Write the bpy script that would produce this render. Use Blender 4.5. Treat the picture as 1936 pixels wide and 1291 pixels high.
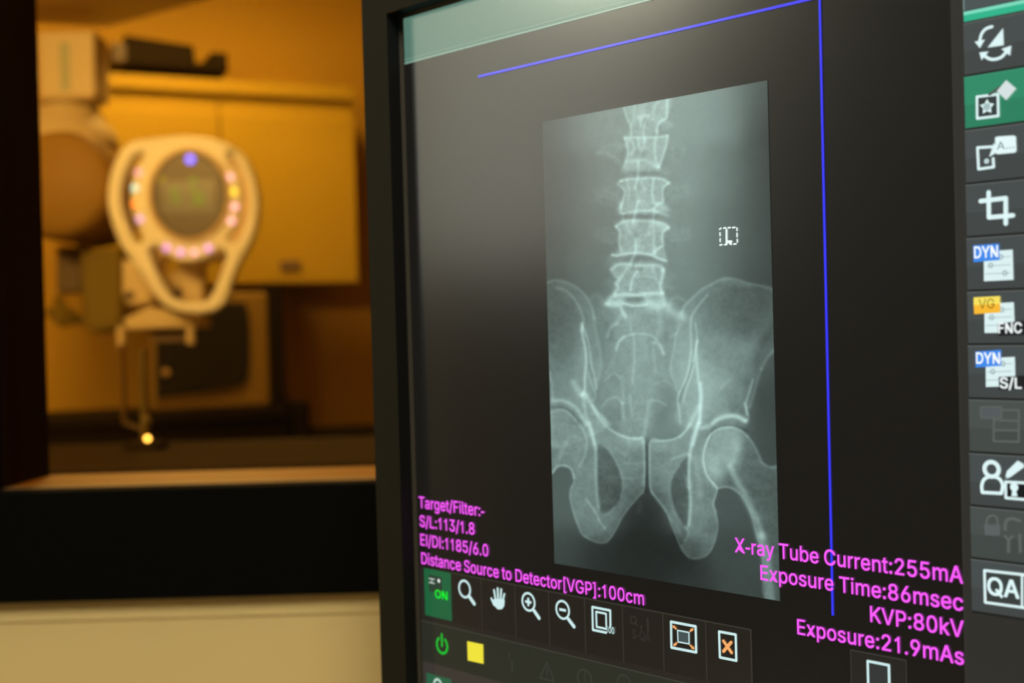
import bpy, bmesh, math, random
import numpy as np
from mathutils import Vector, Matrix

# ------------------------------------------------------------------ camera, world, exposure
sc = bpy.context.scene
for o in list(bpy.data.objects):
    bpy.data.objects.remove(o)
COL = sc.collection
IMG_W, IMG_H = 1936.0, 1291.0
FPX = 2372.9                      # focal length in pixels of the 1936 px wide frame
ROLL = math.radians(1.603)        # the camera was held slightly rolled
YAW = math.radians(-45.913)       # the screen turned away from the frame plane
TILT = math.radians(1.030)
CAMZ = 1.20
U = 0.34                          # metres per screen unit (the screen plane is one unit from the lens)

cam_d = bpy.data.cameras.new('camera')
cam = bpy.data.objects.new('camera', cam_d)
COL.objects.link(cam)
cam_d.sensor_width = 36.0
cam_d.lens = FPX / IMG_W * 36.0
cam_d.clip_start = 0.02
cam_d.clip_end = 60
cam.matrix_world = Matrix.Translation((0, 0, CAMZ)) @ Matrix.Rotation(math.radians(90), 4, 'X') @ Matrix.Rotation(-ROLL, 4, 'Z')
cam_d.dof.use_dof = True
cam_d.dof.focus_distance = 1.24 * U
cam_d.dof.aperture_fstop = 10.5
sc.camera = cam

w = bpy.data.worlds.new('world')
sc.world = w
w.use_nodes = True
w.node_tree.nodes['Background'].inputs[0].default_value = (1.0, 0.8, 0.5, 1)
w.node_tree.nodes['Background'].inputs[1].default_value = 0.02
sc.view_settings.view_transform = 'Standard'
sc.view_settings.look = 'None'
sc.view_settings.exposure = 0.0
sc.view_settings.gamma = 1.0
sc.view_settings.use_curve_mapping = False

# lamp strengths (each lamp's light comes from its own glowing diffuser, built further down)
CONTROL_LAMP = (1.0, 0.97, 0.84, 36.0)
ADDED_PANEL = (0.97, 1.0, 0.88, 1.6)
ADDED_LAMP = (1.0, 0.96, 0.72, 95.0)
EXAM_FILL = (1.0, 0.91, 0.74, 50.0)
EXAM_LAMP_B = (1.0, 0.91, 0.74, 36.0)
SCREEN_ROUGH = 0.207
SCREEN_IOR = 1.8

# ------------------------------------------------------------------ geometry of the view
CR, SR = math.cos(ROLL), math.sin(ROLL)


def ray(px, py):
    """direction (X right, Y away, Z up) through a pixel, Y = 1"""
    x, y = (px - IMG_W / 2) / FPX, -(py - IMG_H / 2) / FPX
    return Vector((CR * x + SR * y, 1.0, -SR * x + CR * y))


def at(px, py, Y):
    """point at depth Y behind a pixel"""
    r = ray(px, py)
    return Vector((r.x * Y, Y, r.z * Y + CAMZ))


cp_, sp_, cy_, sy_ = math.cos(TILT), math.sin(TILT), math.cos(YAW), math.sin(YAW)
# screen axes in (x right, y up, z to the viewer), then as world vectors
E_U = Vector((cy_, sp_ * sy_, -cp_ * sy_))
E_V = Vector((0.0, cp_, sp_))
E_N = Vector((sy_, -sp_ * cy_, cp_ * cy_))


def to_world(v):
    return Vector((v.x, -v.z, v.y))


WU, WV, WN = to_world(E_U), to_world(E_V), to_world(E_N)


def scr(u, v, h=0.0):
    """world point from screen coordinates, h in front of the glass"""
    return (WU * u + WV * v + WN * (h - 1.0)) * U + Vector((0, 0, CAMZ))


def spx(px, py, h=0.0):
    """screen coordinates (u, v) seen at a pixel on the plane h in front of the glass"""
    r = ray(px, py)
    t = (h - 1.0) / r.dot(WN)
    p = r * t
    return p.dot(WU), p.dot(WV)


def lin(c):
    return tuple(((x / 255.0) / 12.92 if x <= 10.31 else (((x / 255.0) + 0.055) / 1.055) ** 2.4) for x in c)


# ------------------------------------------------------------------ materials
MATS = {}


def mat(name, color, rough=0.5, metal=0.0, spec=0.5, emit=None, strength=1.0, ior=1.5, noise=0.0, nscale=20.0, bump=0.0):
    if name in MATS:
        return MATS[name]
    m = bpy.data.materials.new(name)
    m.use_nodes = True
    nt = m.node_tree
    b = nt.nodes['Principled BSDF']
    b.inputs['Base Color'].default_value = (*color, 1)
    b.inputs['Roughness'].default_value = rough
    b.inputs['Metallic'].default_value = metal
    b.inputs['Specular IOR Level'].default_value = spec
    b.inputs['IOR'].default_value = ior
    if emit is not None:
        b.inputs['Emission Color'].default_value = (*emit, 1)
        b.inputs['Emission Strength'].default_value = strength
    if noise > 0 or bump > 0:
        tc = nt.nodes.new('ShaderNodeTexCoord')
        n = nt.nodes.new('ShaderNodeTexNoise')
        n.inputs['Scale'].default_value = nscale
        n.inputs['Detail'].default_value = 4
        nt.links.new(tc.outputs['Object'], n.inputs['Vector'])
        if noise > 0:
            r = nt.nodes.new('ShaderNodeMix')
            r.data_type = 'RGBA'
            r.inputs[6].default_value = (*[c * (1 - noise) for c in color], 1)
            r.inputs[7].default_value = (*[min(1, c * (1 + noise)) for c in color], 1)
            nt.links.new(n.outputs['Fac'], r.inputs[0])
            nt.links.new(r.outputs[2], b.inputs['Base Color'])
        if bump > 0:
            bp = nt.nodes.new('ShaderNodeBump')
            bp.inputs['Strength'].default_value = bump
            bp.inputs['Distance'].default_value = 0.002
            nt.links.new(n.outputs['Fac'], bp.inputs['Height'])
            nt.links.new(bp.outputs['Normal'], b.inputs['Normal'])
    MATS[name] = m
    return m


def smat(rgb, strength=1.0):
    """a lit colour on the matte glass of the screen (sRGB 0-255 of the picture content)"""
    name = 'screen_%d_%d_%d' % tuple(rgb)
    return mat(name, (0.003, 0.003, 0.003), SCREEN_ROUGH, 0, 0.5, emit=lin(rgb), strength=strength, ior=SCREEN_IOR)


# ------------------------------------------------------------------ mesh helpers (all in world coordinates)
ROOTS = {}


def finish(o, label=None, cat=None, group=None, kind=None):
    if label:
        o['label'] = label
    if cat:
        o['category'] = cat
    if group:
        o['group'] = group
    if kind:
        o['kind'] = kind
    return o


def thing(name, loc, label, cat, rotz=0.0, group=None):
    o = bpy.data.objects.new(name, None)
    o.empty_display_size = 0.05
    COL.objects.link(o)
    o.matrix_world = Matrix.Translation(loc) @ Matrix.Rotation(rotz, 4, 'Z')
    ROOTS[o] = o.matrix_world.copy()
    return finish(o, label, cat, group)


def link(name, me, parent=None, mats=None, loc=None, smooth=False):
    """me carries world coordinates; gives it a local origin and its parent"""
    o = bpy.data.objects.new(name, me)
    COL.objects.link(o)
    if mats:
        for m in (mats if isinstance(mats, (list, tuple)) else [mats]):
            me.materials.append(m)
    n = len(me.vertices)
    co = np.empty(n * 3, dtype=np.float64)
    me.vertices.foreach_get('co', co)
    co = co.reshape(-1, 3)
    lo, hi = co.min(0), co.max(0)
    org = Vector(((lo[0] + hi[0]) / 2, (lo[1] + hi[1]) / 2, lo[2])) if loc is None else Vector(loc)
    if parent is not None:
        R = ROOTS[parent].to_3x3().to_4x4()
        W = Matrix.Translation(org) @ R
    else:
        W = Matrix.Translation(org)
    me.transform(W.inverted())
    ROOTS[o] = W
    if parent is not None:
        o.parent = parent
        o.matrix_local = ROOTS[parent].inverted() @ W
    else:
        o.matrix_world = W
    if smooth:
        for p in me.polygons:
            p.use_smooth = True
    return o


class B:
    """collects shapes into one mesh"""

    def __init__(self):
        self.v, self.f, self.mi = [], [], []

    def add(self, verts, faces, mi=0):
        k = len(self.v)
        self.v += [tuple(p) for p in verts]
        self.f += [tuple(i + k for i in f) for f in faces]
        self.mi += [mi] * len(faces)
        return self

    def box(self, lo, hi, mi=0, M=None):
        x0, y0, z0 = lo
        x1, y1, z1 = hi
        vs = [Vector(p) for p in ((x0, y0, z0), (x1, y0, z0), (x1, y1, z0), (x0, y1, z0), (x0, y0, z1), (x1, y0, z1), (x1, y1, z1), (x0, y1, z1))]
        if M is not None:
            vs = [M @ p for p in vs]
        return self.add(vs, [(3, 2, 1, 0), (4, 5, 6, 7), (0, 1, 5, 4), (1, 2, 6, 5), (2, 3, 7, 6), (3, 0, 4, 7)], mi)

    def prism(self, pts, d, mi=0):
        """closed outline of world points swept along vector d"""
        n = len(pts)
        d = Vector(d)
        a = [Vector(p) for p in pts]
        b = [p + d for p in a]
        fs = [tuple(range(n))[::-1], tuple(range(n, 2 * n))] + [(i, (i + 1) % n, n + (i + 1) % n, n + i) for i in range(n)]
        return self.add(a + b, fs, mi)

    def lathe(self, c, prof, seg=32, axis='Z', mi=0, M=None):
        """prof: (radius, offset along the axis)"""
        vs, fs = [], []
        for r, t in prof:
            for k in range(seg):
                a = 2 * math.pi * k / seg
                p = (r * math.cos(a), r * math.sin(a), t)
                if axis == 'Y':
                    p = (p[0], p[2], p[1])
                elif axis == 'X':
                    p = (p[2], p[0], p[1])
                p = Vector(p)
                if M is not None:
                    p = M @ p
                vs.append(p + Vector(c))
        m = len(prof)
        for i in range(m - 1):
            for k in range(seg):
                fs.append((i * seg + k, i * seg + (k + 1) % seg, (i + 1) * seg + (k + 1) % seg, (i + 1) * seg + k))
        fs.append(tuple(range(seg))[::-1])
        fs.append(tuple(range((m - 1) * seg, m * seg)))
        return self.add(vs, fs, mi)

    def tube(self, pts, r, seg=10, mi=0):
        pts = [Vector(p) for p in pts]
        vs, fs = [], []
        for i, p in enumerate(pts):
            t = (pts[min(i + 1, len(pts) - 1)] - pts[max(i - 1, 0)]).normalized()
            a = t.orthogonal().normalized()
            if i:
                a = (prev - t * prev.dot(t)).normalized()
            prev = a
            b = t.cross(a)
            for k in range(seg):
                q = 2 * math.pi * k / seg
                vs.append(p + a * (r * math.cos(q)) + b * (r * math.sin(q)))
        for i in range(len(pts) - 1):
            for k in range(seg):
                fs.append((i * seg + k, i * seg + (k + 1) % seg, (i + 1) * seg + (k + 1) % seg, (i + 1) * seg + k))
        fs.append(tuple(range(seg))[::-1])
        fs.append(tuple(range((len(pts) - 1) * seg, len(pts) * seg)))
        return self.add(vs, fs, mi)

    def build(self, name, mats, parent=None, bevel=0.0, smooth=False, recalc=True, loc=None):
        me = bpy.data.meshes.new(name)
        me.from_pydata(self.v, [], self.f)
        if recalc or bevel:
            bm = bmesh.new()
            bm.from_mesh(me)
            if recalc:
                bmesh.ops.recalc_face_normals(bm, faces=bm.faces)
            bm.to_mesh(me)
            bm.free()
        me.polygons.foreach_set('material_index', self.mi)
        o = link(name, me, parent, mats, loc=loc, smooth=smooth)
        if bevel:
            md = o.modifiers.new('bevel', 'BEVEL')
            md.width = bevel
            md.segments = 3
            md.limit_method = 'ANGLE'
            md.angle_limit = math.radians(40)
        me.update()
        return o


def outline_mesh(loops, extrude=0.0, bevel=0.0, offset=0.0):
    """filled 2D outlines (holes allowed) -> (verts, faces) in the xy plane, through a 2D curve"""
    c = bpy.data.curves.new('tmp', 'CURVE')
    c.dimensions = '2D'
    c.fill_mode = 'BOTH'
    c.extrude = extrude
    c.bevel_depth = bevel
    c.bevel_resolution = 3
    c.offset = offset - bevel
    for L in loops:
        s = c.splines.new('POLY')
        s.points.add(len(L) - 1)
        for p, q in zip(s.points, L):
            p.co = (q[0], q[1], 0, 1)
        s.use_cyclic_u = True
    o = bpy.data.objects.new('tmp', c)
    COL.objects.link(o)
    bpy.context.view_layer.update()
    ev = o.evaluated_get(bpy.context.evaluated_depsgraph_get())
    me = ev.to_mesh()
    vs = [v.co.copy() for v in me.vertices]
    fs = [tuple(p.vertices) for p in me.polygons]
    ev.to_mesh_clear()
    bpy.data.objects.remove(o)
    bpy.data.curves.remove(c)
    return vs, fs


def smooth_loop(pts, n=4, closed=True):
    """Catmull-Rom through the points"""
    out = []
    m = len(pts)
    for i in range(m if closed else m - 1):
        p1, p2 = pts[i], pts[(i + 1) % m]
        p0 = pts[i - 1] if (closed or i > 0) else (2 * p1[0] - p2[0], 2 * p1[1] - p2[1])
        p3 = pts[(i + 2) % m] if (closed or i + 2 < m) else (2 * p2[0] - p1[0], 2 * p2[1] - p1[1])
        for k in range(n):
            t = k / n
            out.append(tuple(0.5 * (2 * p1[j] + (p2[j] - p0[j]) * t + (2 * p0[j] - 5 * p1[j] + 4 * p2[j] - p3[j]) * t * t + (3 * p1[j] - p0[j] - 3 * p2[j] + p3[j]) * t ** 3) for j in (0, 1)))
    if not closed:
        out.append(tuple(pts[-1]))
    return out


GLYPHS = {
 '-': (237, "25,155 25,215 212,215 212,155"),
 '.': (188, "70,3 50,32 57,66 86,86 121,79 138,59 138,24 113,-1 104,-4"),
 '/': (249, "235,533 71,-76 14,-76 178,533"),
 '0': (453, "199,-5 151,11 111,41 80,86 53,178 49,294 69,395 95,447 130,484 174,508 227,516 279,508 323,484 358,447 384,395 400,330 404,214 384,113 359,62 323,24 279,1 254,-5|245,51 276,63 303,87 323,122 343,223 336,341 323,387 303,422 276,446 245,458 209,458 177,446 151,422 123,365 109,254 123,144 151,87 177,63 209,51"),
 '1': (395, "185,0 185,400 90,345 90,405 160,450 205,509 248,509 248,0"),
 '2': (453, "64,0 64,47 311,327 319,385 301,428 262,454 196,457 153,433 130,390 127,362 66,362 77,424 111,473 162,505 225,516 288,505 337,474 370,428 380,358 365,304 267,180 153,57 389,57 389,0"),
 '3': (453, "173,-3 114,19 70,57 46,111 44,132 109,132 126,87 165,59 234,51 287,67 315,93 329,145 316,196 275,234 223,247 157,248 157,299 288,452 70,452 70,509 372,509 372,461 211,278 211,289 287,284 344,253 381,205 392,166 392,123 370,66 327,23 266,-2 243,-6"),
 '5': (453, "199,-6 140,11 94,45 66,93 60,130 122,130 145,80 196,52 250,53 288,72 320,117 327,178 314,221 275,262 218,277 156,264 128,246 67,253 96,509 366,509 366,452 151,452 134,301 190,329 247,333 308,314 355,273 388,199 390,139 379,95 343,41 309,15 268,-1"),
 '6': (453, "182,-1 125,26 84,74 65,138 68,199 89,261 137,340 252,509 322,509 151,261 145,261 187,303 235,314 298,303 332,284 370,240 388,180 384,112 356,55 310,14 271,-2 249,-6|267,56 299,79 327,142 320,201 289,244 254,262 198,262 153,235 128,188 128,128 153,79 198,52 212,49"),
 '8': (453, "156,3 101,33 64,78 53,115 59,181 90,231 125,256 153,265 105,293 83,324 70,380 75,417 101,464 146,498 226,516 288,506 337,477 370,434 382,380 369,324 347,293 318,273 300,267 351,241 387,195 401,135 388,78 352,33 296,3 251,-6|272,55 323,91 337,139 329,177 295,216 242,234 182,228 138,199 116,152 123,102 156,66 210,50|274,300 307,330 319,376 308,420 264,454 200,457 151,429 133,376 139,341 168,306 213,290"),
 '9': (453, "271,510 328,482 368,434 388,371 385,309 350,224 200,0 130,0 301,248 307,248 257,202 218,195 175,199 121,225 83,269 68,307 65,375 75,417 96,454 125,483 162,504 203,514|199,457 145,419 126,367 138,295 174,257 226,243 279,257 314,295 327,335 320,394 290,438 254,457"),
 ':': (188, "70,3 50,32 57,66 86,86 121,79 138,59 138,24 113,-1 104,-4|70,278 50,307 57,342 86,361 113,359 138,334 138,299 113,274"),
 'A': (480, "16,0 202,509 280,509 464,0 394,0 342,150 138,150 86,0|158,206 322,206 241,440"),
 'C': (510, "235,-5 177,11 126,42 86,88 57,146 42,215 42,293 57,362 86,421 126,466 177,498 235,514 323,509 402,471 448,418 473,348 408,348 375,413 304,452 245,454 203,443 166,419 125,364 109,314 103,254 109,194 125,145 166,89 203,66 245,54 327,64 375,96 408,160 473,160 457,107 416,49 341,5 286,-6"),
 'D': (502, "96,0 96,57 244,58 296,70 337,94 368,128 388,172 399,255 388,337 368,381 338,415 299,438 221,452 93,452 93,509 261,507 325,492 377,461 418,418 446,361 460,293 460,217 446,149 417,92 376,48 322,17 256,2|125,509 125,0 60,0 60,509"),
 'E': (419, "60,0 60,509 372,509 372,452 125,452 125,286 355,286 355,229 125,229 125,57 375,57 375,0"),
 'F': (410, "60,0 60,509 369,509 369,452 125,452 125,278 346,278 346,221 125,221 125,0"),
 'G': (520, "236,-5 176,11 125,43 85,88 57,146 42,215 42,293 57,362 85,421 125,466 175,498 233,514 322,509 389,480 449,416 474,349 408,349 365,420 304,452 243,454 202,443 150,404 125,364 109,314 103,254 109,194 125,145 151,105 184,76 246,54 309,57 360,81 396,123 414,180 415,202 434,199 283,199 283,256 478,256 476,170 463,115 436,69 399,33 352,8 298,-5"),
 'I': (198, "66,0 66,509 132,509 132,0"),
 'K': (467, "104,145 104,216 212,344 364,509 448,509|60,0 60,509 125,509 125,0|372,0 188,259 228,309 449,0"),
 'L': (393, "60,0 60,509 125,509 125,57 361,57 361,0"),
 'N': (523, "60,0 60,509 136,509 414,55 405,54 399,195 399,509 463,509 463,0 387,0 108,452 119,454 125,291 125,0"),
 'O': (533, "235,-5 177,11 126,42 86,88 57,146 42,215 42,293 57,362 86,421 126,466 177,498 235,514 299,514 357,498 408,466 448,421 477,362 491,293 491,215 477,146 448,88 408,42 357,11 299,-5|289,54 349,76 383,105 418,168 429,223 425,314 408,365 383,404 349,433 310,450 267,456 203,443 167,420 137,385 116,340 103,254 109,194 125,144 151,105 184,76 245,54"),
 'P': (445, "60,0 60,509 263,507 312,497 350,476 390,430 407,370 404,304 390,265 350,219 312,198 263,187 125,186 125,0|269,246 318,272 342,319 342,376 318,423 268,449 125,452 125,242"),
 'Q': (533, "235,-5 177,11 126,42 86,88 57,146 42,215 42,293 57,362 86,421 126,466 177,498 235,514 299,514 357,498 408,466 448,421 477,362 491,293 491,215 477,146 448,88 408,42 357,11 299,-5|289,54 349,76 383,105 418,168 429,223 425,314 408,365 383,404 349,433 310,450 267,456 203,443 167,420 137,385 116,340 103,254 109,194 125,144 151,105 184,76 245,54|285,150 325,185 500,-8 460,-45"),
 'S': (447, "149,1 91,31 54,77 38,137 104,137 123,88 166,59 224,49 299,66 336,102 346,139 338,171 296,205 128,260 86,289 60,326 52,372 65,431 87,463 138,498 227,516 316,498 365,463 387,433 401,378 337,378 326,412 302,437 267,453 194,456 145,435 118,398 119,352 158,313 359,238 395,198 408,139 403,99 374,48 343,21 302,2 252,-8"),
 'T': (449, "32,452 32,509 417,509 417,452 257,452 257,0 193,0 193,452"),
 'V': (480, "204,0 16,509 84,509 248,31 235,31 290,206 395,509 463,509 278,0"),
 'X': (474, "18,0 217,284 217,236 29,509 104,509 243,292 232,292 298,400 374,509 446,509 259,239 259,287 456,0 382,0 230,231 244,231 182,129 91,0"),
 'Y': (472, "203,0 203,208 16,509 91,509 250,230 224,230 280,344 381,509 455,509 268,208 268,0"),
 '[': (273, "101,-96 101,539 236,539 236,487 160,487 160,-44 236,-44 236,-96"),
 ']': (273, "37,-96 37,-44 113,-44 113,487 37,487 37,539 172,539 172,-96"),
 'a': (389, "110,-1 80,12 40,58 30,108 43,161 89,199 270,238 276,255 262,304 220,329 140,318 100,274 41,291 67,335 118,370 227,382 296,353 329,306 337,251 337,0 277,0 277,52 272,52 226,6 176,-8|216,53 257,83 276,138 276,190 110,145 93,115 102,72 149,47"),
 'b': (424, "184,-1 118,59 112,59 112,0 53,0 53,509 114,509 114,319 171,373 212,384 274,378 313,361 345,332 370,293 389,218 385,133 370,84 346,45 294,5 252,-7|253,51 291,76 316,117 328,189 316,261 291,301 253,325 203,329 161,312 132,278 113,210 125,115 150,75 188,51 204,48"),
 'c': (396, "159,-2 117,16 82,46 46,108 34,187 46,268 68,312 98,346 137,371 182,383 272,373 332,332 362,277 303,262 257,319 207,330 158,319 115,274 97,206 108,117 134,76 158,57 234,49 296,95 304,117 363,102 334,46 261,-1 221,-8"),
 'e': (404, "185,-7 117,16 82,46 46,108 35,159 39,242 55,290 97,346 135,370 180,383 251,379 294,361 331,329 363,263 371,169 75,169 75,221 338,221 310,202 298,269 263,314 222,329 173,326 125,294 103,256 97,157 110,106 151,61 195,47 263,56 306,105 365,91 335,39 283,4 231,-7"),
 'g': (425, "134,-140 73,-101 51,-69 101,-41 154,-88 207,-97 249,-92 282,-75 304,-47 311,-6 311,68 263,21 212,5 152,10 95,39 55,90 39,136 35,220 55,293 80,332 112,361 173,383 242,378 308,319 313,319 313,379 372,379 371,-32 360,-73 324,-117 291,-136 229,-150|237,63 275,84 300,121 312,172 300,264 275,303 237,325 188,329 145,312 115,277 97,212 103,138 124,96 158,68 188,60"),
 'i': (167, "53,0 53,379 114,379 114,0|60,449 42,475 48,506 75,523 114,512 126,491 114,455 92,444"),
 'k': (381, "110,137 110,212 121,212 284,379 360,379 184,199 177,199|53,0 53,509 114,509 114,0|294,0 148,186 191,229 372,0"),
 'l': (189, "101,3 74,20 58,47 53,84 53,509 114,509 120,62 170,54 181,3 145,-2"),
 'm': (610, "53,0 53,379 112,379 112,295 108,295 132,346 195,384 239,385 273,372 299,347 321,295 312,295 337,343 394,380 468,383 510,364 541,328 556,276 557,0 496,0 494,273 483,302 460,321 406,330 365,314 338,270 335,0 274,0 273,275 262,301 242,320 188,330 140,307 114,253 114,0"),
 'n': (410, "114,0 53,0 53,379 112,379 112,287 102,287 137,349 169,372 207,383 280,376 321,349 348,304 357,240 357,0 296,0 295,256 283,291 260,315 229,328 172,322 141,303 117,257"),
 'o': (415, "182,-7 117,16 82,46 46,108 34,187 46,268 68,312 98,346 137,371 182,383 233,383 278,371 317,346 347,312 369,268 380,216 376,133 347,64 299,16 233,-7|242,51 282,76 307,117 319,187 307,258 282,300 242,325 189,329 158,319 115,274 97,206 108,117 134,76 158,57 189,48"),
 'p': (424, "53,-143 53,379 112,379 112,319 118,319 171,373 212,384 274,378 313,361 345,332 370,293 389,218 385,133 370,84 346,45 294,5 252,-7 184,-1 114,59 114,-143|253,51 291,76 316,117 328,189 316,261 291,301 253,325 203,329 161,312 132,278 113,210 125,115 150,75 188,51 204,48"),
 'r': (259, "53,0 53,379 112,379 115,321 140,358 196,384 241,384 243,322 182,323 132,293 114,250 114,0"),
 's': (365, "128,-2 72,27 45,63 36,94 94,107 105,79 136,54 181,45 232,55 262,81 265,121 237,147 104,186 72,208 53,237 48,290 65,332 100,363 167,384 239,378 290,349 324,290 268,277 243,316 205,331 156,329 121,308 110,289 112,258 133,237 275,194 317,158 330,125 326,75 302,35 260,6 203,-7"),
 't': (227, "204,379 204,327 6,327 6,379|65,471 126,471 128,76 142,56 202,54 213,2 145,-3 107,10 80,35 67,71"),
 'u': (410, "146,-1 101,20 69,59 54,116 53,379 114,379 115,123 127,89 150,64 181,52 238,57 276,86 293,122 296,379 357,379 357,0 298,0 298,92 307,92 286,47 257,17 222,0 203,-4"),
 'x': (379, "21,0 171,218 171,171 29,379 100,379 207,206 175,206 233,306 282,379 352,379 209,169 209,214 358,0 287,0 173,182 205,182 148,85 91,0"),
 'y': (389, "47,-139 61,-86 118,-84 151,-36 163,-1 17,379 84,379 206,21 184,21 224,155 305,379 371,379 177,-107 128,-140"),
}
# ------------------------------------------------------------------ the control room
DW = 0.85                                       # front face of the window wall
WT = 0.10                                       # its thickness
M_WALL = mat('cream_paint', (0.80, 0.585, 0.23), 0.75, noise=0.02, nscale=6, bump=0.05)
M_CEIL = mat('ceiling_paint', (0.75, 0.68, 0.52), 0.8, noise=0.03, nscale=4)
M_DIM = mat('darkened_paint', (0.035, 0.033, 0.03), 0.8, noise=0.05, nscale=6)  # unseen walls darkened so the screen mirrors little of their light
M_FLOOR = mat('vinyl_floor', (0.07, 0.06, 0.045), 0.5, noise=0.15, nscale=30)
M_BLACK = mat('black_frame_paint', (0.0026, 0.0024, 0.0014), 0.8, spec=0.06)
M_JAMB = mat('dark_red_jamb', (0.010, 0.0045, 0.003), 0.7, spec=0.1)
M_SILL = mat('pale_sill', (0.36, 0.21, 0.08), 0.5)
M_RUBBER = mat('dark_rubber', (0.008, 0.007, 0.006), 0.6)

RX0, RX1, RY0, RZ1 = -2.80, 1.9, -2.6, 2.55       # control room
EX0, EX1, EY1, EZ1 = -2.7, 2.2, 6.9, 2.75        # examination room
OX0, OX1 = at(88, 600, DW + WT).x, 0.62               # window opening
OZ0 = at(400, 917, DW).z
OZ1 = 1.72
FZ0 = at(400, 1124, DW).z                        # lower edge of the black surround
FW = OZ0 - FZ0

b = B()
b.box((RX0, DW, 0), (OX0 - FW * 0.5, DW + WT, RZ1)).box((OX1 + FW * 0.5, DW, 0), (RX1, DW + WT, RZ1))
b.box((OX0 - FW * 0.5, DW, 0), (OX1 + FW * 0.5, DW + WT, OZ0 - 0.02)).box((OX0 - FW * 0.5, DW, OZ1 + 0.02), (OX1 + FW * 0.5, DW + WT, RZ1))
finish(b.build('wall_front', M_WALL), 'cream painted control room wall below and around the black window surround', 'wall', kind='structure')

# the window: black surround, dark reveals, sill board, amber lead glass
win = thing('window_1', (0.15, DW, OZ0), 'observation window with wide black surround and amber lead glass', 'window')
finish(win, kind='structure')
b = B()
y0, y1 = DW - 0.012, DW + 0.012
b.box((OX0 - FW, y0, FZ0), (OX1 + FW, y1, OZ0)).box((OX0 - FW, y0, OZ1), (OX1 + FW, y1, OZ1 + FW))
b.box((OX0 - FW, y0, OZ0), (OX0, y1, OZ1)).box((OX1, y0, OZ0), (OX1 + FW, y1, OZ1))
b.build('window_frame', M_BLACK, win, bevel=0.0015)
b = B()
b.box((OX0 - 0.012, y1, OZ0), (OX0 - 0.001, DW + WT, OZ1)).box((OX1 + 0.001, y1, OZ0), (OX1 + 0.012, DW + WT, OZ1)).box((OX0 - 0.012, y1, OZ1), (OX1 + 0.012, DW + WT, OZ1 + 0.012))
b.build('window_jamb', M_JAMB, win)
b = B()
b.box((OX0 - 0.012, y1, OZ0 - 0.018), (OX1 + 0.012, DW + WT + 0.004, OZ0))
b.build('window_sill', M_SILL, win, bevel=0.002)
g = bpy.data.materials.new('amber_lead_glass')
g.use_nodes = True
nt = g.node_tree
nt.nodes.clear()
out = nt.nodes.new('ShaderNodeOutputMaterial')
tr = nt.nodes.new('ShaderNodeBsdfTransparent')
tr.inputs[0].default_value = (0.98, 0.78, 0.41, 1)
gl = nt.nodes.new('ShaderNodeBsdfGlossy')
gl.inputs['Roughness'].default_value = 0.02
fr = nt.nodes.new('ShaderNodeFresnel')
fr.inputs[0].default_value = 1.5
mx = nt.nodes.new('ShaderNodeMixShader')
ge = nt.nodes.new('ShaderNodeNewGeometry')
mt = nt.nodes.new('ShaderNodeMath')
mt.operation = 'SUBTRACT'
mt.use_clamp = True
nt.links.new(fr.outputs[0], mt.inputs[0])
nt.links.new(ge.outputs['Backfacing'], mt.inputs[1])
nt.links.new(mt.outputs[0], mx.inputs[0])
nt.links.new(tr.outputs[0], mx.inputs[1])
nt.links.new(gl.outputs[0], mx.inputs[2])
nt.links.new(mx.outputs[0], out.inputs[0])
b = B()
b.box((OX0 - 0.006, DW + 0.016, OZ0 - 0.006), (OX1 + 0.006, DW + 0.028, OZ1 + 0.006))
b.build('window_pane', g, win)

b = B()
z1 = FZ0
z0 = at(350, 1167, DW).z
b.box((RX0 + 0.001, DW - 0.0015, z0), (RX1 - 0.001, DW - 0.0002, z1 - 0.0005))
finish(b.build('trim_1', M_WALL, bevel=0.0006), 'narrow cream board running under the black window surround', 'trim', kind='structure')

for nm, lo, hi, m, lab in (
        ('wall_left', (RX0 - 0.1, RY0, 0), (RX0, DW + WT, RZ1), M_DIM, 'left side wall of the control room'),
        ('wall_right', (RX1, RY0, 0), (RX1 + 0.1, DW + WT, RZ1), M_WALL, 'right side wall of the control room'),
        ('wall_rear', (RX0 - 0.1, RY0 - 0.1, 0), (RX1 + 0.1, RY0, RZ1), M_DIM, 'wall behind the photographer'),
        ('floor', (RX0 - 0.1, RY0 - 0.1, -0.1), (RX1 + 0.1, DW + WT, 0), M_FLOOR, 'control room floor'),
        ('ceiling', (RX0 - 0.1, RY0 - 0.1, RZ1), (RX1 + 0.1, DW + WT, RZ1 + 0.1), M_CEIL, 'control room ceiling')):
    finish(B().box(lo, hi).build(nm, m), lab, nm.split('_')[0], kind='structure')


def ceiling_light(x, y, z, lx, ly, lamp, label, group):
    """recessed-look surface fitting: white housing with a glowing diffuser"""
    t = thing('ceiling_light', (x, y, z - 0.05), label, 'ceiling light', group=group)
    b = B()
    hx, hy = lx / 2, ly / 2
    b.box((x - hx - 0.03, y - hy - 0.03, z - 0.045), (x - hx, y + hy + 0.03, z))
    b.box((x + hx, y - hy - 0.03, z - 0.045), (x + hx + 0.03, y + hy + 0.03, z))
    b.box((x - hx, y - hy - 0.03, z - 0.045), (x + hx, y - hy, z)).box((x - hx, y + hy, z - 0.045), (x + hx, y + hy + 0.03, z))
    b.box((x - hx, y - hy, z - 0.012), (x + hx, y + hy, z))
    b.build('lamp_housing', mat('white_metal', (0.7, 0.68, 0.62), 0.4), t)
    m = mat('diffuser_%g_%g' % (lamp[3], lamp[2]), (0.8, 0.8, 0.8), 0.5, emit=lamp[:3], strength=lamp[3])
    B().box((x - hx, y - hy, z - 0.036), (x + hx, y + hy, z - 0.028)).build('lamp_diffuser', m, t)
    return t


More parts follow.
